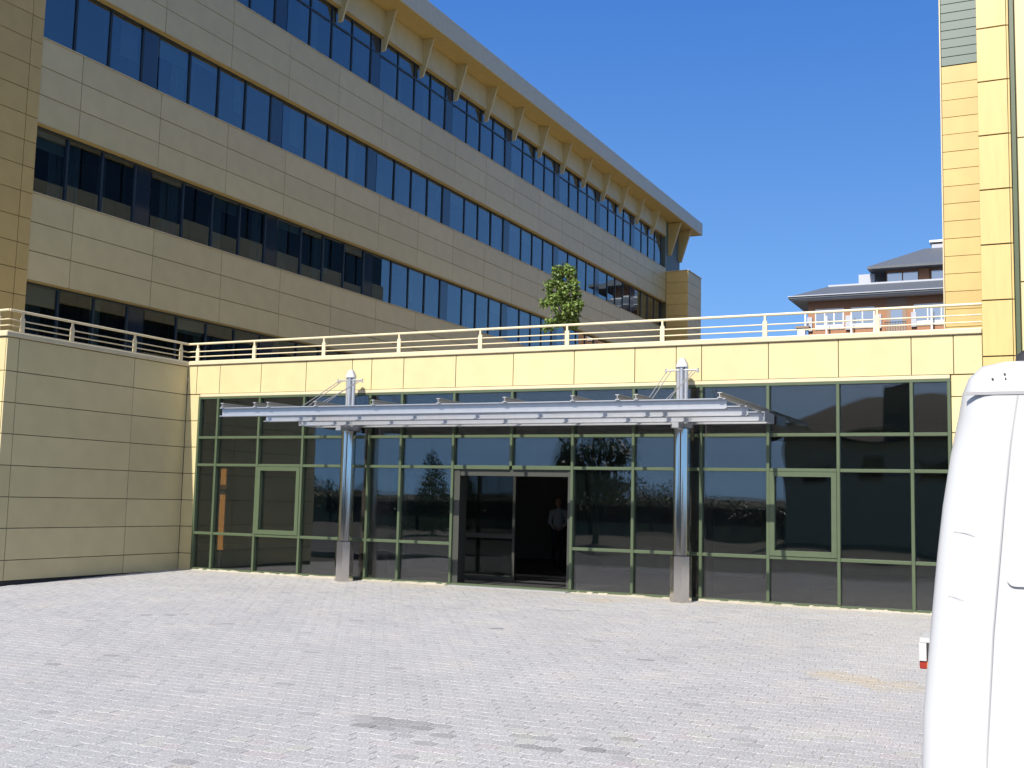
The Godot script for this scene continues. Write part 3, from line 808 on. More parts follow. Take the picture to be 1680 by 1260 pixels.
# ------------------------------------------------------------------ steel canopy
func i_profile(h: float, w: float, tf: float, tw: float) -> PackedVector2Array:
	var a := w / 2.0; var b := tw / 2.0
	return PackedVector2Array([Vector2(-a, 0), Vector2(a, 0), Vector2(a, tf), Vector2(b, tf), Vector2(b, h - tf), Vector2(a, h - tf), Vector2(a, h), Vector2(-a, h), Vector2(-a, h - tf), Vector2(-b, h - tf), Vector2(-b, tf), Vector2(-a, tf)])
func build_canopy() -> void:
	var t := thing("entrance_canopy", "open steel canopy of grey beams hung from two polished columns over the door", "canopy", Vector3(0, 0, 0.4))
	var yb := 3.165; var bh := 0.165
	var xl := -4.62; var xr := 5.12
	var zs := [3.2, 1.88, 0.72, 0.12]
	for k in zs.size():
		var mb := MB.new()
		mb.prism(i_profile(bh, 0.165, 0.016, 0.012), Vector3(xl, yb, zs[k] - 0.4), Vector3.BACK, Vector3.UP, Vector3(xr - xl, 0, 0))
		part(t, "beam", mb.mesh(), M.steel)
	# closing beams at both ends
	for x in [xl - 0.012, xr + 0.001]:
		bpart(t, "end_plate", Vector3(x, yb - 0.004, 0.06 - 0.4), Vector3(x + 0.011, yb + bh + 0.003, 0.79 - 0.4), M.steel)
	var rx := [-4.54, -3.78, -3.47, -2.41, -1.18, 0.14, 1.40, 2.62, 3.39, 3.70, 5.04]
	for x in rx:
		var mb := MB.new()
		mb.prism(i_profile(0.085, 0.07, 0.012, 0.01), Vector3(x, yb + bh + 0.002, 0.08 - 0.4), Vector3.RIGHT, Vector3.UP, Vector3(0, 0, 3.24))
		var ro := part(t, "rafter", mb.mesh(), M.steel_dull)
		for z in zs:
			bpart(ro, "clip", Vector3(x - 0.06, yb + bh + 0.0025, z - 0.4 - 0.03), Vector3(x - 0.012, yb + bh + 0.020, z - 0.4 + 0.03), M.steel, 0.002)
	for q in [-3.63, 3.545]:
		var x: float = q
		var mb := MB.new()
		mb.tube([Vector3(x, 0.80, 0), Vector3(x, yb - 0.10, 0)], [0.150, 0.150], 40)
		var co := part(t, "column", mb.mesh(), M.chrome)
		# eight sided flared sleeve at the foot
		var sl := MB.new()
		for s in 8:
			var a0 := TAU * (s + 0.5) / 8.0; var a1 := TAU * (s + 1.5) / 8.0
			var p0 := Vector3(cos(a0), 0, sin(a0)); var p1 := Vector3(cos(a1), 0, sin(a1))
			var out := p0 + p1
			var c := Vector3(x, 0, 0)
			sl.quad(c + p0 * 0.192 + Vector3(0, -0.02, 0), c + p1 * 0.192 + Vector3(0, -0.02, 0), c + p1 * 0.192 + Vector3(0, 0.795, 0), c + p0 * 0.192 + Vector3(0, 0.795, 0), out)
			sl.quad(c + p0 * 0.192 + Vector3(0, 0.795, 0), c + p1 * 0.192 + Vector3(0, 0.795, 0), c + p1 * 0.149 + Vector3(0, 0.801, 0), c + p0 * 0.149 + Vector3(0, 0.801, 0), Vector3.UP)
		part(co, "foot_sleeve", sl.mesh(), M.chrome_brushed)
		var ring := MB.new()
		ring.tube([Vector3(x, 0.802, 0), Vector3(x, 0.815, 0)], [0.156, 0.156], 40)
		part(co, "collar", ring.mesh(), M.rubber)
		var hd := MB.new()
		hd.box(Vector3(x - 0.06, yb - 0.10, -0.33), Vector3(x + 0.06, yb - 0.003, 0.40))
		hd.box(Vector3(x - 0.19, yb - 0.085, -0.06), Vector3(x + 0.19, yb - 0.003, 0.06))
		part(t, "column_head", hd.mesh(), M.steel)
		# mast above: three tubes with a pointed cap
		var ms := MB.new()
		for o in [-0.072, 0.0, 0.072]:
			var zo := 0.045 if o == 0.0 else 0.0
			ms.tube([Vector3(x + o, yb - 0.05, zo), Vector3(x + o, 4.20, zo)], [0.040, 0.040], 16)
		ms.tube([Vector3(x, yb - 0.05, -0.05), Vector3(x, 4.20, -0.05)], [0.06, 0.06], 16)
		var mo := part(t, "mast", ms.mesh(), M.steel)
		var cp := MB.new()
		cp.tube([Vector3(x, 4.19, 0), Vector3(x, 4.24, 0), Vector3(x, 4.35, 0)], [0.115, 0.11, 0.05], 6)
		part(mo, "mast_cap", cp.mesh(), M.white)
		for yy in [4.13]:
			var am := MB.new()
			am.tube([Vector3(x - 0.30, yy, 0.03), Vector3(x + 0.30, yy, 0.03)], [0.016, 0.016], 10)
			am.tube([Vector3(x - 0.30, yy - 0.05, 0.03), Vector3(x - 0.30, yy + 0.03, 0.03)], [0.02, 0.02], 8)
			am.tube([Vector3(x + 0.30, yy - 0.05, 0.03), Vector3(x + 0.30, yy + 0.03, 0.03)], [0.02, 0.02], 8)
			part(mo, "cross_arm", am.mesh(), M.steel_dull)
		for c in [[-0.28, -0.15, 1.52], [-0.20, -0.15, 1.36], [0.28, 0.16, 1.52], [0.20, 0.16, 1.36]]:
			var cb := MB.new()
			cb.tube([Vector3(x + c[0], 4.12, 0.03), Vector3(x + c[1], yb + bh + 0.10, c[2])], [0.008, 0.008], 6)
			part(t, "tie_rod", cb.mesh(), M.steel)

# ------------------------------------------------------------------ terrace railing
func build_railing() -> void:
	var t := thing("terrace_railing", "cream painted metal railing with flat posts along the terrace edge", "railing", Vector3(0, 4.728, -0.15))
	var zr := -0.15
	var o := Vector3(0, 4.728, zr)
	var xw := -8.56; var ze := 4.86
	var path := [Vector3(8.55, 0, zr), Vector3(xw, 0, zr), Vector3(xw, 0, ze), Vector3(-12.1, 0, ze)]
	for q in [[5.165, 0.026, "top_rail"], [4.985, 0.013, "rail"], [4.865, 0.013, "rail"], [4.755, 0.012, "rail"]]:
		var mb := MB.new()
		var pts := []
		for p in path: pts.append(Vector3(p.x, q[0], p.z) - o)
		for k in 3:
			var a: Vector3 = pts[k]; var b: Vector3 = pts[k + 1]
			mb.tube([a, b], [q[1], q[1]], 12)
		part(t, q[2], mb.mesh(), M.rail)
	var posts := []
	for x in [-8.28, -6.64, -4.74, -2.82, -0.89, 1.03, 2.98, 4.92, 6.87]: posts.append([Vector3(x, 4.728, zr), true])
	for z in [0.10, 1.56, 3.31, 4.55]: posts.append([Vector3(xw, 4.72, z), false])
	for x in [-8.85, -10.6]: posts.append([Vector3(x, 4.72, ze), true])
	for q in posts:
		var p: Vector3 = q[0] - o
		var u := Vector3.RIGHT if q[1] else Vector3.BACK
		var w := Vector3.BACK if q[1] else Vector3.RIGHT
		var mb := MB.new()
		var y0 := 0.0; var y1 := 0.30; var y2 := 0.345; var y3 := 0.42
		mb.prism(PackedVector2Array([Vector2(-0.042, y0), Vector2(0.042, y0), Vector2(0.042, y1), Vector2(0.018, y2), Vector2(0.018, y3), Vector2(-0.018, y3), Vector2(-0.018, y2), Vector2(-0.042, y1)]), p + w * -0.02, u, Vector3.UP, w * 0.04)
		part(t, "post", mb.mesh(), M.rail)

# ------------------------------------------------------------------ trees
func leaf_mesh(clumps: Array, count: int, size: float, c0: Color, c1: Color, sd: int, droop := 0.0) -> ArrayMesh:
	# clumps: [centre, radii]; leaves spread through each clump's volume, denser near its skin
	var r := RandomNumberGenerator.new()
	r.seed = sd
	var mb := MB.new()
	mb.colored = true
	var vol := 0.0
	for c in clumps: vol += c[1].x * c[1].y * c[1].z
	for c in clumps:
		var n := int(count * c[1].x * c[1].y * c[1].z / vol)
		for k in n:
			var d := Vector3(r.randfn(), r.randfn(), r.randfn()).normalized()
			var rad := pow(r.randf(), 0.45)
			var p: Vector3 = c[0] + d * rad * c[1]
			var s := size * r.randf_range(0.6, 1.3)
			var ax := Vector3(r.randfn(), r.randfn() - droop, r.randfn()).normalized()
			var up := (d * 0.6 + Vector3(r.randfn(), r.randfn() + 0.5, r.randfn()) * 0.6)
			var sd2 := ax.cross(up).normalized()
			var nn := sd2.cross(ax).normalized()
			mb.col = c0.lerp(c1, r.randf())
			var tip := p + ax * s
			var mid := p + ax * s * 0.45 + nn * s * 0.06
			mb.tri(p, mid + sd2 * s * 0.34, tip, nn)
			mb.tri(p, tip, mid - sd2 * s * 0.34, nn)
	return mb.mesh()
func trunk_mesh(base: Vector3, pts: Array, rad: Array, limbs: Array) -> ArrayMesh:
	var mb := MB.new()
	var pp := []
	for p in pts: pp.append(base + p)
	mb.tube(pp, rad, 9)
	for l in limbs:
		var a: Vector3 = base + l[0]; var b: Vector3 = base + l[1]
		mb.tube([a, (a + b) / 2.0 + Vector3(0, 0.04, 0), b], [l[2], l[2] * 0.7, l[2] * 0.3], 6)
	return mb.mesh()
func build_tree_terrace() -> void:
	var t := thing("young_tree", "slim young tree with a leafy oval crown behind the terrace railing", "tree", Vector3(-1.10, 4.30, -5.0))
	var lim := []
	for k in 12:
		var a := k * 2.4
		var y := 1.85 + k * 0.10
		lim.append([Vector3(-0.02 - 0.01 * k, y, 0), Vector3(cos(a) * 0.36 - 0.05, y + 0.28, sin(a) * 0.36), 0.018])
	part(t, "trunk", trunk_mesh(Vector3.ZERO, [Vector3(0.0, 0, 0), Vector3(0.02, 0.9, 0.0), Vector3(-0.01, 1.7, 0.02), Vector3(-0.10, 2.4, 0.0), Vector3(-0.12, 3.05, 0)], [0.045, 0.038, 0.032, 0.022, 0.008], lim), M.bark)
	var cl := []
	var r := RandomNumberGenerator.new()
	r.seed = 77
	for k in 44:
		var y := r.randf_range(1.72, 3.12)
		var f := (y - 1.72) / 1.4
		var w := 0.44 * sqrt(maxf(0.06, 1.0 - pow((f - 0.42) / 0.62, 2.0)))
		var a := r.randf() * TAU
		var q := sqrt(r.randf()) * w
		cl.append([Vector3(-0.11 + cos(a) * q, y, sin(a) * q), Vector3.ONE * r.randf_range(0.09, 0.17)])
	cl.append([Vector3(-0.42, 1.70, 0.05), Vector3(0.16, 0.10, 0.14)])
	cl.append([Vector3(-0.55, 1.62, 0.0), Vector3(0.09, 0.07, 0.09)])
	part(t, "crown", leaf_mesh(cl, 5200, 0.085, Color(0.055, 0.11, 0.018), Color(0.20, 0.27, 0.06), 5, 0.4), M.leaf)

func far_tree(called: String, label: String, at: Vector3, h: float, w: float, sd: int, conifer := false) -> void:
	var t := thing(called, label, "tree", at)
	var r := RandomNumberGenerator.new()
	r.seed = sd
	part(t, "trunk", trunk_mesh(Vector3.ZERO, [Vector3(0, -0.1, 0), Vector3(0.03, h * 0.4, 0), Vector3(0, h * 0.9, 0)], [h * 0.03, h * 0.02, h * 0.006], []), M.bark)
	var cl := []
	if conifer:
		for k in 16:
			var f := k / 15.0
			var rr := w * (1.0 - f) * 0.9 + 0.06
			for j in 7:
				var a := TAU * (j + r.randf()) / 7.0
				cl.append([Vector3(cos(a) * rr * 0.7, h * (0.15 + 0.83 * f) - rr * 0.2, sin(a) * rr * 0.7), Vector3(rr * 0.42, h * 0.03, rr * 0.42)])
	else:
		for k in 26:
			var d := Vector3(r.randfn(), r.randfn(), r.randfn()).normalized() * pow(r.randf(), 0.4)
			cl.append([Vector3(d.x * w * 0.75, h * 0.62 + d.y * h * 0.28, d.z * w * 0.75), Vector3.ONE * w * r.randf_range(0.22, 0.4)])
	part(t, "crown", leaf_mesh(cl, 2200, h * 0.045, Color(0.02, 0.04, 0.012), Color(0.06, 0.09, 0.025), sd + 1, 0.3), M.leaf)

# ------------------------------------------------------------------ what the glass mirrors
func build_behind_camera() -> void:
	var y := -0.62
	var h := thing("tiled_house", "pale house with a dark tiled hipped roof across the road", "house", Vector3(0, y, 50))
	bpart(h, "wall", Vector3(-5.6, 0, 0), Vector3(12.0, 6.6, 9.0), M.render)
	var rf := hip_roof(h, "roof", -6.6, 13.0, 10.0, -1.0, 6.65, 2.9, 5.2, M.tile)
	bpart(rf, "chimney", Vector3(0.1, 7.2, 1.2), Vector3(1.9, 10.0, 2.6), M.tile)
	for x in [-4.4, -1.2, 2.4, 5.6, 8.8]:
		var w := bpart(h, "window", Vector3(x, 3.9, -0.06), Vector3(x + 1.5, 5.3, -0.002), M.eave_dark)
		bpart(w, "pane", Vector3(x + 0.1, 4.0, -0.08) - w.position, Vector3(x + 1.4, 5.2, -0.061) - w.position, M.dark_glass)
	far_tree("conifer_tree", "small dark conifer across the road", Vector3(-27.6, y, 45), 6.3, 2.1, 101, true)
	far_tree("broadleaf_tree", "round broadleaf tree across the road with an open crown", Vector3(-14.2, y, 40), 6.7, 2.8, 131)
	far_tree("broadleaf_tree_001", "taller narrow broadleaf tree across the road", Vector3(-17.3, y, 43), 6.4, 1.6, 151)
	var s := MB.new()
	# wooded bank: a low mound under a mass of leaves
	var cl := []
	var r := RandomNumberGenerator.new()
	r.seed = 404
	var x := -75.0
	while x < 40.0:
		var hh := 3.6 + 1.0 * sin(x * 0.21) + r.randf_range(-0.4, 0.6)
		cl.append([Vector3(x, hh * 0.45, r.randf_range(-1.5, 1.5)), Vector3(2.4, hh * 0.52, 1.8)])
		x += 2.2
	var wood := part(self, "thicket", leaf_mesh(cl, 42000, 0.27, Color(0.018, 0.032, 0.012), Color(0.05, 0.07, 0.025), 405), M.leaf, Vector3(0, y, 62))
	var bank := MB.new()
	bank.prism(PackedVector2Array([Vector2(-4.0, -0.1), Vector2(-1.0, 2.3), Vector2(3.0, 2.9), Vector2(8.0, -0.1)]), Vector3(-90, y, 63), Vector3.BACK, Vector3.UP, Vector3(150, 0, 0))
	structure(part(self, "earth_bank", bank.mesh(), M.earth))
	tag(wood, "dark thicket of bushes along the far side of the road", "bushes")
	wood.set_meta("kind", "stuff")

# ------------------------------------------------------------------ van
func build_van() -> void:
	var t := thing("white_van", "white high roof panel van parked with its tail towards the entrance", "van", Vector3(8.93, gy(12.4) + 0.01, 12.4))
	t.rotation.x = atan(SLOPE)
	var ol := PackedVector2Array()
	for q in [[0.02, 0.36], [0.0, 0.60], [0.015, 0.95], [0.045, 1.25], [0.075, 1.56], [0.10, 1.80], [0.13, 2.05], [0.175, 2.33], [0.215, 2.55], [0.235, 2.67], [0.27, 2.76], [0.34, 2.825], [0.46, 2.85], [2.0, 2.88], [3.45, 2.86], [3.75, 2.80], [3.98, 2.62], [4.30, 2.15], [4.62, 1.62], [4.95, 1.48], [5.25, 1.36], [5.42, 1.15], [5.48, 0.80], [5.46, 0.36]]:
		ol.append(Vector2(q[0], q[1]))
	for k in 9:
		var a := PI * k / 8.0
		ol.append(Vector2(4.42 + cos(a) * 0.40, 0.36 + sin(a) * 0.36))
	for k in 9:
		var a := PI * k / 8.0
		ol.append(Vector2(1.12 + cos(a) * 0.40, 0.36 + sin(a) * 0.36))
	var n := ol.size()
	var nrm := []
	for k in n:
		var e := (ol[(k + 1) % n] - ol[(k - 1 + n) % n]).normalized()
		nrm.append(Vector2(-e.y, e.x))   # inwards for this clockwise outline, checked below
	var cen := Vector2(2.6, 1.6)
	if nrm[13].dot(cen - ol[13]) < 0.0:
		for k in n: nrm[k] = -nrm[k]
	var mb := MB.new()
	for side in [1.0, -1.0]:
		var rings := []
		for s in 7:
			var th := PI / 2.0 * s / 6.0
			var ring := []
			for k in n:
				var y := ol[k].y
				var rr := 0.07 if y > 0.8 else 0.03
				if k <= 8: rr = 0.10
				if y > 2.5: rr = 0.17
				if k >= 24: rr = 0.012
				var p: Vector2 = ol[k] + nrm[k] * rr * (1.0 - sin(th))
				var half := 1.0 - 0.055 * pow(maxf(0.0, (p.y - 1.0) / 1.7), 2.0)
				var z := half - rr + rr * cos(th)
				var n2: Vector2 = -nrm[k] * sin(th)
				ring.append(mb.vert(Vector3(p.x, p.y, z * side), Vector3(n2.x, n2.y, cos(th) * side + 0.0001).normalized()))
			rings.append(ring)
		for s in 6:
			for k in n:
				var j := (k + 1) % n
				mb.stri(rings[s][k], rings[s][j], rings[s + 1][j]); mb.stri(rings[s][k], rings[s + 1][j], rings[s + 1][k])
		# flat side, fanned from the inner ring by triangulation
		var poly := PackedVector2Array()
		for k in n: poly.append(Vector2(mb.v[rings[0][k]].x, mb.v[rings[0][k]].y))
		var tr := Geometry2D.triangulate_polygon(poly)
		for k in range(0, tr.size(), 3):
			mb.stri(rings[0][tr[k]], rings[0][tr[k + 1]], rings[0][tr[k + 2]])
		if side > 0.0: t.set_meta("_ring", rings[6])
	var ra: Array = t.get_meta("_ring")
	t.remove_meta("_ring")
	# skin between the two sides
	var lastn := mb.v.size()
	for k in n:
		var j := (k + 1) % n
		var a := mb.v[ra[k]]; var b := mb.v[ra[j]]
		var na: Vector2 = -nrm[k]; var nb: Vector2 = -nrm[j]
		var i0 := mb.vert(a, Vector3(na.x, na.y, 0)); var i1 := mb.vert(b, Vector3(nb.x, nb.y, 0))
		var i2 := mb.vert(Vector3(b.x, b.y, -b.z), Vector3(nb.x, nb.y, 0)); var i3 := mb.vert(Vector3(a.x, a.y, -a.z), Vector3(na.x, na.y, 0))
		mb.stri(i0, i1, i2); mb.stri(i0, i2, i3)
	part(t, "body", mb.mesh(), M.van)
	# gutter, panel seam and trim on the near side
	var zat := func(y: float) -> float: return 1.0 - 0.055 * pow(maxf(0.0, (y - 1.0) / 1.7), 2.0)
	for side in [1.0, -1.0]:
		var gt := MB.new()
		gt.box(Vector3(0.26, 2.655, side * (zat.call(2.66) - 0.004) - 0.009), Vector3(3.6, 2.672, side * (zat.call(2.66) - 0.004) + 0.009))
		part(t, "roof_gutter", gt.mesh(), M.seam)
		var sm := MB.new()
		var line := [[0.52, 2.65], [0.48, 2.40], [0.445, 2.10], [0.425, 1.90], [0.40, 1.65], [0.375, 1.40], [0.355, 1.10], [0.335, 0.80], [0.32, 0.45]]
		for k in line.size() - 1:
			var a := Vector3(line[k][0], line[k][1], side * (zat.call(line[k][1]) + 0.0005)); var b := Vector3(line[k + 1][0], line[k + 1][1], side * (zat.call(line[k + 1][1]) + 0.0005))
			sm.quad(a, b, b + Vector3(0.007, 0, 0), a + Vector3(0.007, 0, 0), Vector3(0, 0, side))
		part(t, "panel_seam", sm.mesh(), M.seam)
		# rounded flap
		var fp := PackedVector2Array()
		for c in [[0.60, 1.94, 0.0], [0.49, 1.94, 0.5], [0.49, 1.68, 1.0], [0.60, 1.68, 1.5]]:
			for k in 5:
				var a: float = (c[2] + 0.5 * k / 4.0) * PI
				fp.append(Vector2(c[0] + cos(a) * 0.04, c[1] + sin(a) * 0.04))
		var fm := MB.new()
		var zz: float = zat.call(1.8)
		fm.prism(fp, Vector3(0, 0, side * (zz - 0.012)), Vector3.RIGHT, Vector3.UP, Vector3(0, 0, side * 0.016))
		part(t, "fuel_flap", fm.mesh(), M.van)
	for q in [[0.135, 1.92, 0.10, 0.006], [0.10, 1.575, 0.075, 0.004], [0.33, 1.30, 0.02, 0.001]]:
		var sc := MB.new()
		var z0: float = zat.call(q[1]) + 0.0008
		sc.quad(Vector3(q[0] + 0.06, q[1], z0), Vector3(q[0] + 0.06 + q[2], q[1] - 0.012, z0), Vector3(q[0] + 0.06 + q[2], q[1] - 0.012 - q[3] * 0.4, z0), Vector3(q[0] + 0.06, q[1] - q[3], z0), Vector3.BACK)
		part(t, "scratch", sc.mesh(), M.scuff)
	# roof vent, bolts
	var vt := MB.new()
	vt.tube([Vector3(0.70, 2.80, 0.66), Vector3(0.70, 2.89, 0.66), Vector3(0.70, 2.935, 0.66)], [0.20, 0.19, 0.13], 24)
	part(t, "roof_vent", vt.mesh(), M.rubber)
	for q in [[0.40, 2.735, 0.925], [0.46, 2.76, 0.915], [0.465, 2.735, 0.93]]:
		var bt := MB.new()
		bt.tube([Vector3(q[0], q[1], q[2] - 0.03), Vector3(q[0] + 0.0, q[1] + 0.008, q[2] + 0.012)], [0.009, 0.006], 8)
		part(t, "roof_bolt", bt.mesh(), M.rubber)
	# tail end: lamps, plate lamp housing, handle, doors' joint, bumper
	for z in [-0.86, 0.80]:
		var lb := bpart(t, "tail_lamp", Vector3(0.034, 0.86, z - 0.05), Vector3(0.07, 1.20, z + 0.05), M.red_lens, 0.01)
		bpart(lb, "amber_lens", Vector3(0.030, 1.10, z - 0.045) - lb.position, Vector3(0.0335, 1.19, z + 0.045) - lb.position, M.amber_lens, 0.001)
	var hs := MB.new()
	hs.box(Vector3(-0.14, 1.13, -0.72), Vector3(0.02, 1.16, -0.42))
	hs.box(Vector3(-0.145, 1.01, -0.72), Vector3(-0.10, 1.128, -0.42))
	var ho := part(t, "plate_lamp_housing", hs.mesh(), M.van)
	bpart(ho, "reflector", Vector3(-0.145, 0.955, -0.71), Vector3(-0.06, 1.008, -0.43), M.red_lens, 0.006)
	bpart(ho, "bracket", Vector3(-0.085, 1.01, -0.66), Vector3(-0.06, 1.128, -0.48), M.rubber, 0.003)
	bpart(t, "rear_strap", Vector3(-0.045, 0.86, -0.50), Vector3(0.03, 1.30, -0.40), M.van, 0.012)
	bpart(t, "rear_bumper", Vector3(0.0, 0.30, -0.95), Vector3(0.06, 0.52, 0.88), M.rubber, 0.03)
	bpart(t, "front_bumper", Vector3(5.44, 0.30, -0.92), Vector3(5.60, 0.62, 0.92), M.rubber, 0.03)
	# glazing and lamps at the front
	var ws := MB.new()
	ws.quad(Vector3(4.03, 2.555, -0.80), Vector3(4.03, 2.555, 0.80), Vector3(4.60, 1.67, 0.86), Vector3(4.60, 1.67, -0.86), Vector3(1, 0.6, 0))
	part(t, "windscreen", ws.mesh(), M.dark_glass, Vector3(0.012, 0.008, 0))
	for side in [1.0, -1.0]:
		var dw := MB.new()
		dw.prism(PackedVector2Array([Vector2(3.15, 1.62), Vector2(4.42, 1.62), Vector2(4.05, 2.28), Vector2(3.15, 2.32)]), Vector3(0, 0, side * 0.955), Vector3.RIGHT, Vector3.UP, Vector3(0, 0, side * 0.045))
		part(t, "door_window", dw.mesh(), M.dark_glass)
		bpart(t, "headlamp", Vector3(5.40, 0.98, side * 0.70 - 0.13), Vector3(5.475, 1.18, side * 0.70 + 0.13), M.house_glass, 0.02)
		bpart(t, "wing_mirror", Vector3(4.42, 1.55, side * 1.10 - 0.09), Vector3(4.52, 1.90, side * 1.10 + 0.09), M.rubber, 0.02)
		for x in [1.12, 4.42]:
			var wm := MB.new()
			wm.tube([Vector3(x, 0.335, side * 0.98), Vector3(x, 0.335, side * 0.95), Vector3(x, 0.335, side * 0.78), Vector3(x, 0.335, side * 0.75)], [0.30, 0.335, 0.335, 0.30], 32)
			var wo := part(t, "wheel", wm.mesh(), M.rubber)
			var rm := MB.new()
			rm.tube([Vector3(x, 0.335, side * 0.981), Vector3(x, 0.335, side * 0.992)], [0.20, 0.17], 24)
			part(wo, "rim", rm.mesh(), M.steel_dull)

# ------------------------------------------------------------------ person in the doorway
func build_board() -> void:
	var t := thing("orange_board", "tall narrow orange board standing inside behind the glass by the side wing", "board", Vector3(-7.73, 0, -0.62))
	bpart(t, "stand", Vector3(-0.03, -0.004, -0.03), Vector3(0.03, 0.428, 0.03), M.plinth)
	bpart(t, "foot", Vector3(-0.14, -0.004, -0.12), Vector3(0.14, 0.02, 0.12), M.plinth)
	bpart(t, "lower_panel", Vector3(-0.08, 0.43, -0.02), Vector3(0.08, 1.70, 0.02), M.orange)
	bpart(t, "clamp", Vector3(-0.07, 1.702, -0.03), Vector3(0.07, 1.818, 0.03), M.plinth)
	bpart(t, "upper_panel", Vector3(-0.08, 1.82, -0.02), Vector3(0.08, 2.29, 0.02), M.orange)

func build_person() -> void:
	var at := Vector3(-2.88, -0.005, -8.9)
	# bones: a, b, radius a, radius b, colour; a person half turned away, arms folded low in front
	var skin := Color(0.35, 0.2, 0.13); var shirt := Color(0.36, 0.37, 0.37); var dark := Color(0.02, 0.02, 0.025); var hair := Color(0.015, 0.012, 0.01)
	var B := [
		[Vector3(0, 1.00, 0), Vector3(0, 1.20, 0), 0.145, 0.135, shirt],
		[Vector3(0, 1.20, 0), Vector3(0.0, 1.42, -0.01), 0.14, 0.13, shirt],
		[Vector3(-0.13, 1.44, 0), Vector3(0.13, 1.44, 0), 0.075, 0.075, shirt],
		[Vector3(0, 1.46, -0.01), Vector3(0, 1.57, 0.01), 0.055, 0.052, skin],
		[Vector3(0, 1.66, 0.02), Vector3(0, 1.72, 0.01), 0.082, 0.088, skin],
		[Vector3(0, 1.60, 0.055), Vector3(0, 1.62, 0.05), 0.045, 0.05, skin],
		[Vector3(0, 1.655, 0.10), Vector3(0, 1.635, 0.115), 0.012, 0.016, skin],
		[Vector3(0, 1.73, -0.02), Vector3(0, 1.69, -0.05), 0.092, 0.085, hair],
		[Vector3(-0.09, 1.655, 0.0), Vector3(-0.09, 1.675, 0.0), 0.02, 0.022, skin],
		[Vector3(0.09, 1.655, 0.0), Vector3(0.09, 1.675, 0.0), 0.02, 0.022, skin],
		[Vector3(-0.19, 1.43, 0), Vector3(-0.24, 1.15, 0.02), 0.06, 0.048, shirt],
		[Vector3(-0.24, 1.15, 0.02), Vector3(-0.13, 1.00, 0.20), 0.044, 0.032, shirt],
		[Vector3(0.19, 1.43, 0), Vector3(0.24, 1.15, 0.02), 0.06, 0.048, shirt],
		[Vector3(0.24, 1.15, 0.02), Vector3(0.12, 1.02, 0.20), 0.044, 0.032, shirt],
		[Vector3(-0.08, 0.95, 0), Vector3(0.08, 0.95, 0), 0.125, 0.125, dark],
		[Vector3(-0.09, 0.92, 0), Vector3(-0.10, 0.50, 0.02), 0.095, 0.062, dark],
		[Vector3(-0.10, 0.50, 0.02), Vector3(-0.11, 0.10, -0.02), 0.060, 0.045, dark],
		[Vector3(0.09, 0.92, 0), Vector3(0.11, 0.50, 0.03), 0.095, 0.062, dark],
		[Vector3(0.11, 0.50, 0.03), Vector3(0.12, 0.10, 0.0), 0.060, 0.045, dark],
		[Vector3(-0.11, 0.045, -0.04), Vector3(-0.12, 0.035, 0.14), 0.045, 0.035, hair],
		[Vector3(0.12, 0.045, -0.02), Vector3(0.14, 0.035, 0.16), 0.045, 0.035, hair]]
	# hands: palm and five fingers closing loosely on each other
	for sd in [-1.0, 1.0]:
		var w := Vector3(0.125 * sd, 1.01, 0.20)
		var pm := Vector3(0.06 * sd, 0.985, 0.25)
		B.append([w, pm, 0.030, 0.036, skin])
		for f in 4:
			var a := pm + Vector3(-0.012 * sd, 0.028 - 0.018 * f, 0.015)
			var ln: float = [0.036, 0.042, 0.038, 0.030][f]
			var b := a + Vector3(-0.7 * ln * sd, -0.012, 0.7 * ln)
			B.append([a, b, 0.010, 0.009, skin])
			B.append([b, b + Vector3(-ln * 0.8 * sd, -0.016, -0.004), 0.009, 0.008, skin])
		B.append([pm + Vector3(0.02 * sd, 0.025, 0.0), pm + Vector3(-0.01 * sd, 0.055, 0.03), 0.011, 0.009, skin])
	var cell := 0.016
	var lo := Vector3(-0.36, -0.02, -0.22); var hi := Vector3(0.36, 1.86, 0.40)
	var nx := int((hi.x - lo.x) / cell) + 1; var ny := int((hi.y - lo.y) / cell) + 1; var nzz := int((hi.z - lo.z) / cell) + 1
	var field := PackedFloat32Array(); field.resize(nx * ny * nzz); field.fill(1.0)
	var own := PackedInt32Array(); own.resize(nx * ny * nzz)
	var best := PackedFloat32Array(); best.resize(nx * ny * nzz); best.fill(9.0)
	for bi in B.size():
		var b: Array = B[bi]
		var a0: Vector3 = b[0]; var b0: Vector3 = b[1]; var ra: float = b[2]; var rb: float = b[3]
		var m := maxf(ra, rb) + 0.06
		var mn := (a0.min(b0) - Vector3.ONE * m - lo) / cell; var mx := (a0.max(b0) + Vector3.ONE * m - lo) / cell
		var ab := b0 - a0; var l2 := maxf(ab.length_squared(), 1e-9)
		var kk := 0.035 if ra > 0.02 else 0.008
		for iz in range(maxi(0, int(mn.z)), mini(nzz, int(mx.z) + 1)):
			for iy in range(maxi(0, int(mn.y)), mini(ny, int(mx.y) + 1)):
				for ix in range(maxi(0, int(mn.x)), mini(nx, int(mx.x) + 1)):
					var p := lo + Vector3(ix, iy, iz) * cell
					var t := clampf((p - a0).dot(ab) / l2, 0.0, 1.0)
					var dd := (p - a0 - ab * t).length() - lerpf(ra, rb, t)
					var id := (iz * ny + iy) * nx + ix
					var f := field[id]
					var hmix := maxf(kk - absf(f - dd), 0.0) / kk
					field[id] = minf(f, dd) - hmix * hmix * kk * 0.25
					if dd < best[id]:
						best[id] = dd; own[id] = bi
	var mb := MB.new(); mb.colored = true
	var vid := {}
	var pos := {}
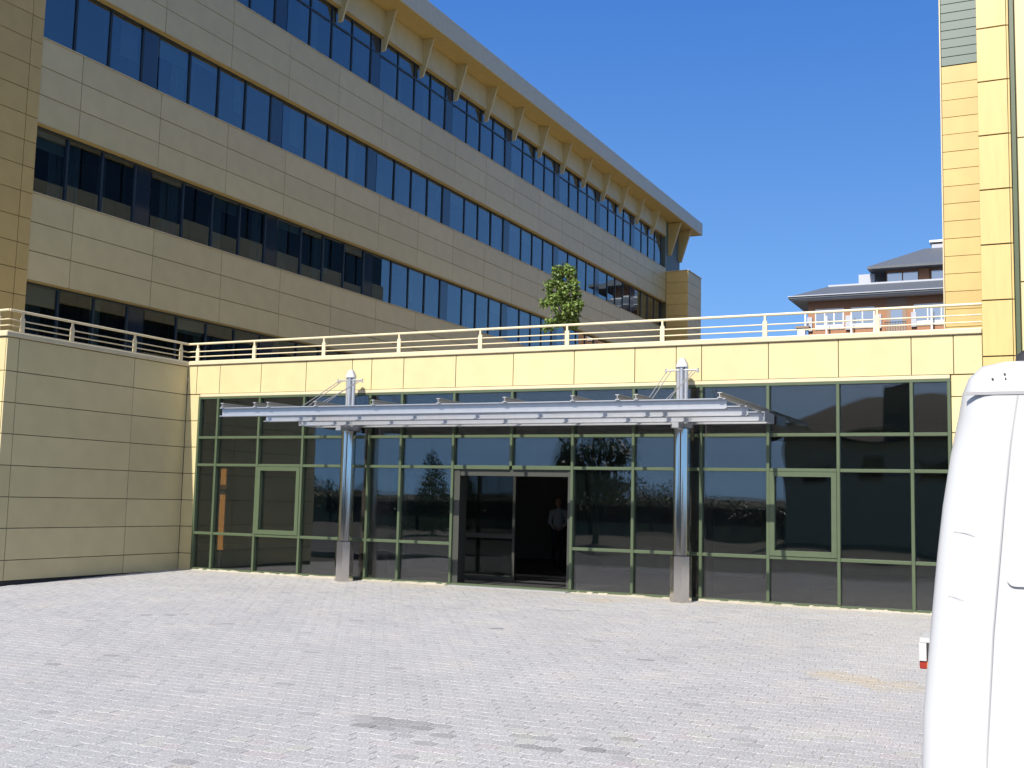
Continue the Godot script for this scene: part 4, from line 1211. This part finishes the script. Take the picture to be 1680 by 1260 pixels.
	for iz in nzz - 1:
		for iy in ny - 1:
			for ix in nx - 1:
				var base := (iz * ny + iy) * nx + ix
				var neg := 0
				var acc := Vector3.ZERO; var cnt := 0
				var f8 := []
				for c in 8:
					var f := field[base + (c & 1) + ((c >> 1) & 1) * nx + ((c >> 2) & 1) * nx * ny]
					f8.append(f)
					if f < 0.0: neg += 1
				if neg == 0 or neg == 8: continue
				for e in [[0,1],[2,3],[4,5],[6,7],[0,2],[1,3],[4,6],[5,7],[0,4],[1,5],[2,6],[3,7]]:
					var fa: float = f8[e[0]]; var fb: float = f8[e[1]]
					if (fa < 0.0) == (fb < 0.0): continue
					var t := fa / (fa - fb)
					var pa := Vector3(e[0] & 1, (e[0] >> 1) & 1, (e[0] >> 2) & 1); var pb := Vector3(e[1] & 1, (e[1] >> 1) & 1, (e[1] >> 2) & 1)
					acc += pa.lerp(pb, t); cnt += 1
				var p := lo + (Vector3(ix, iy, iz) + acc / cnt) * cell
				var g := Vector3(f8[1] - f8[0] + f8[3] - f8[2] + f8[5] - f8[4] + f8[7] - f8[6], f8[2] - f8[0] + f8[3] - f8[1] + f8[6] - f8[4] + f8[7] - f8[5], f8[4] - f8[0] + f8[5] - f8[1] + f8[6] - f8[2] + f8[7] - f8[3])
				mb.col = B[own[base]][4]
				vid[base] = mb.vert(p, g.normalized())
	for iz in range(1, nzz - 1):
		for iy in range(1, ny - 1):
			for ix in range(1, nx - 1):
				var id := (iz * ny + iy) * nx + ix
				var s := field[id] < 0.0
				for ax in 3:
					var st: int = [1, nx, nx * ny][ax]
					if (field[id + st] < 0.0) == s: continue
					var u: int = [nx, nx * ny, 1][ax]; var v: int = [nx * ny, 1, nx][ax]
					var q := [id - u - v, id - v, id, id - u]
					var ok := true
					for k in q:
						if not vid.has(k): ok = false
					if not ok: continue
					mb.stri(vid[q[0]], vid[q[1]], vid[q[2]]); mb.stri(vid[q[0]], vid[q[2]], vid[q[3]])
	var o := part(self, "person", mb.mesh(), M.person, at, Basis(Vector3.UP, deg_to_rad(25)))
	tag(o, "person in a pale shirt and dark trousers standing inside the open doorway", "person")
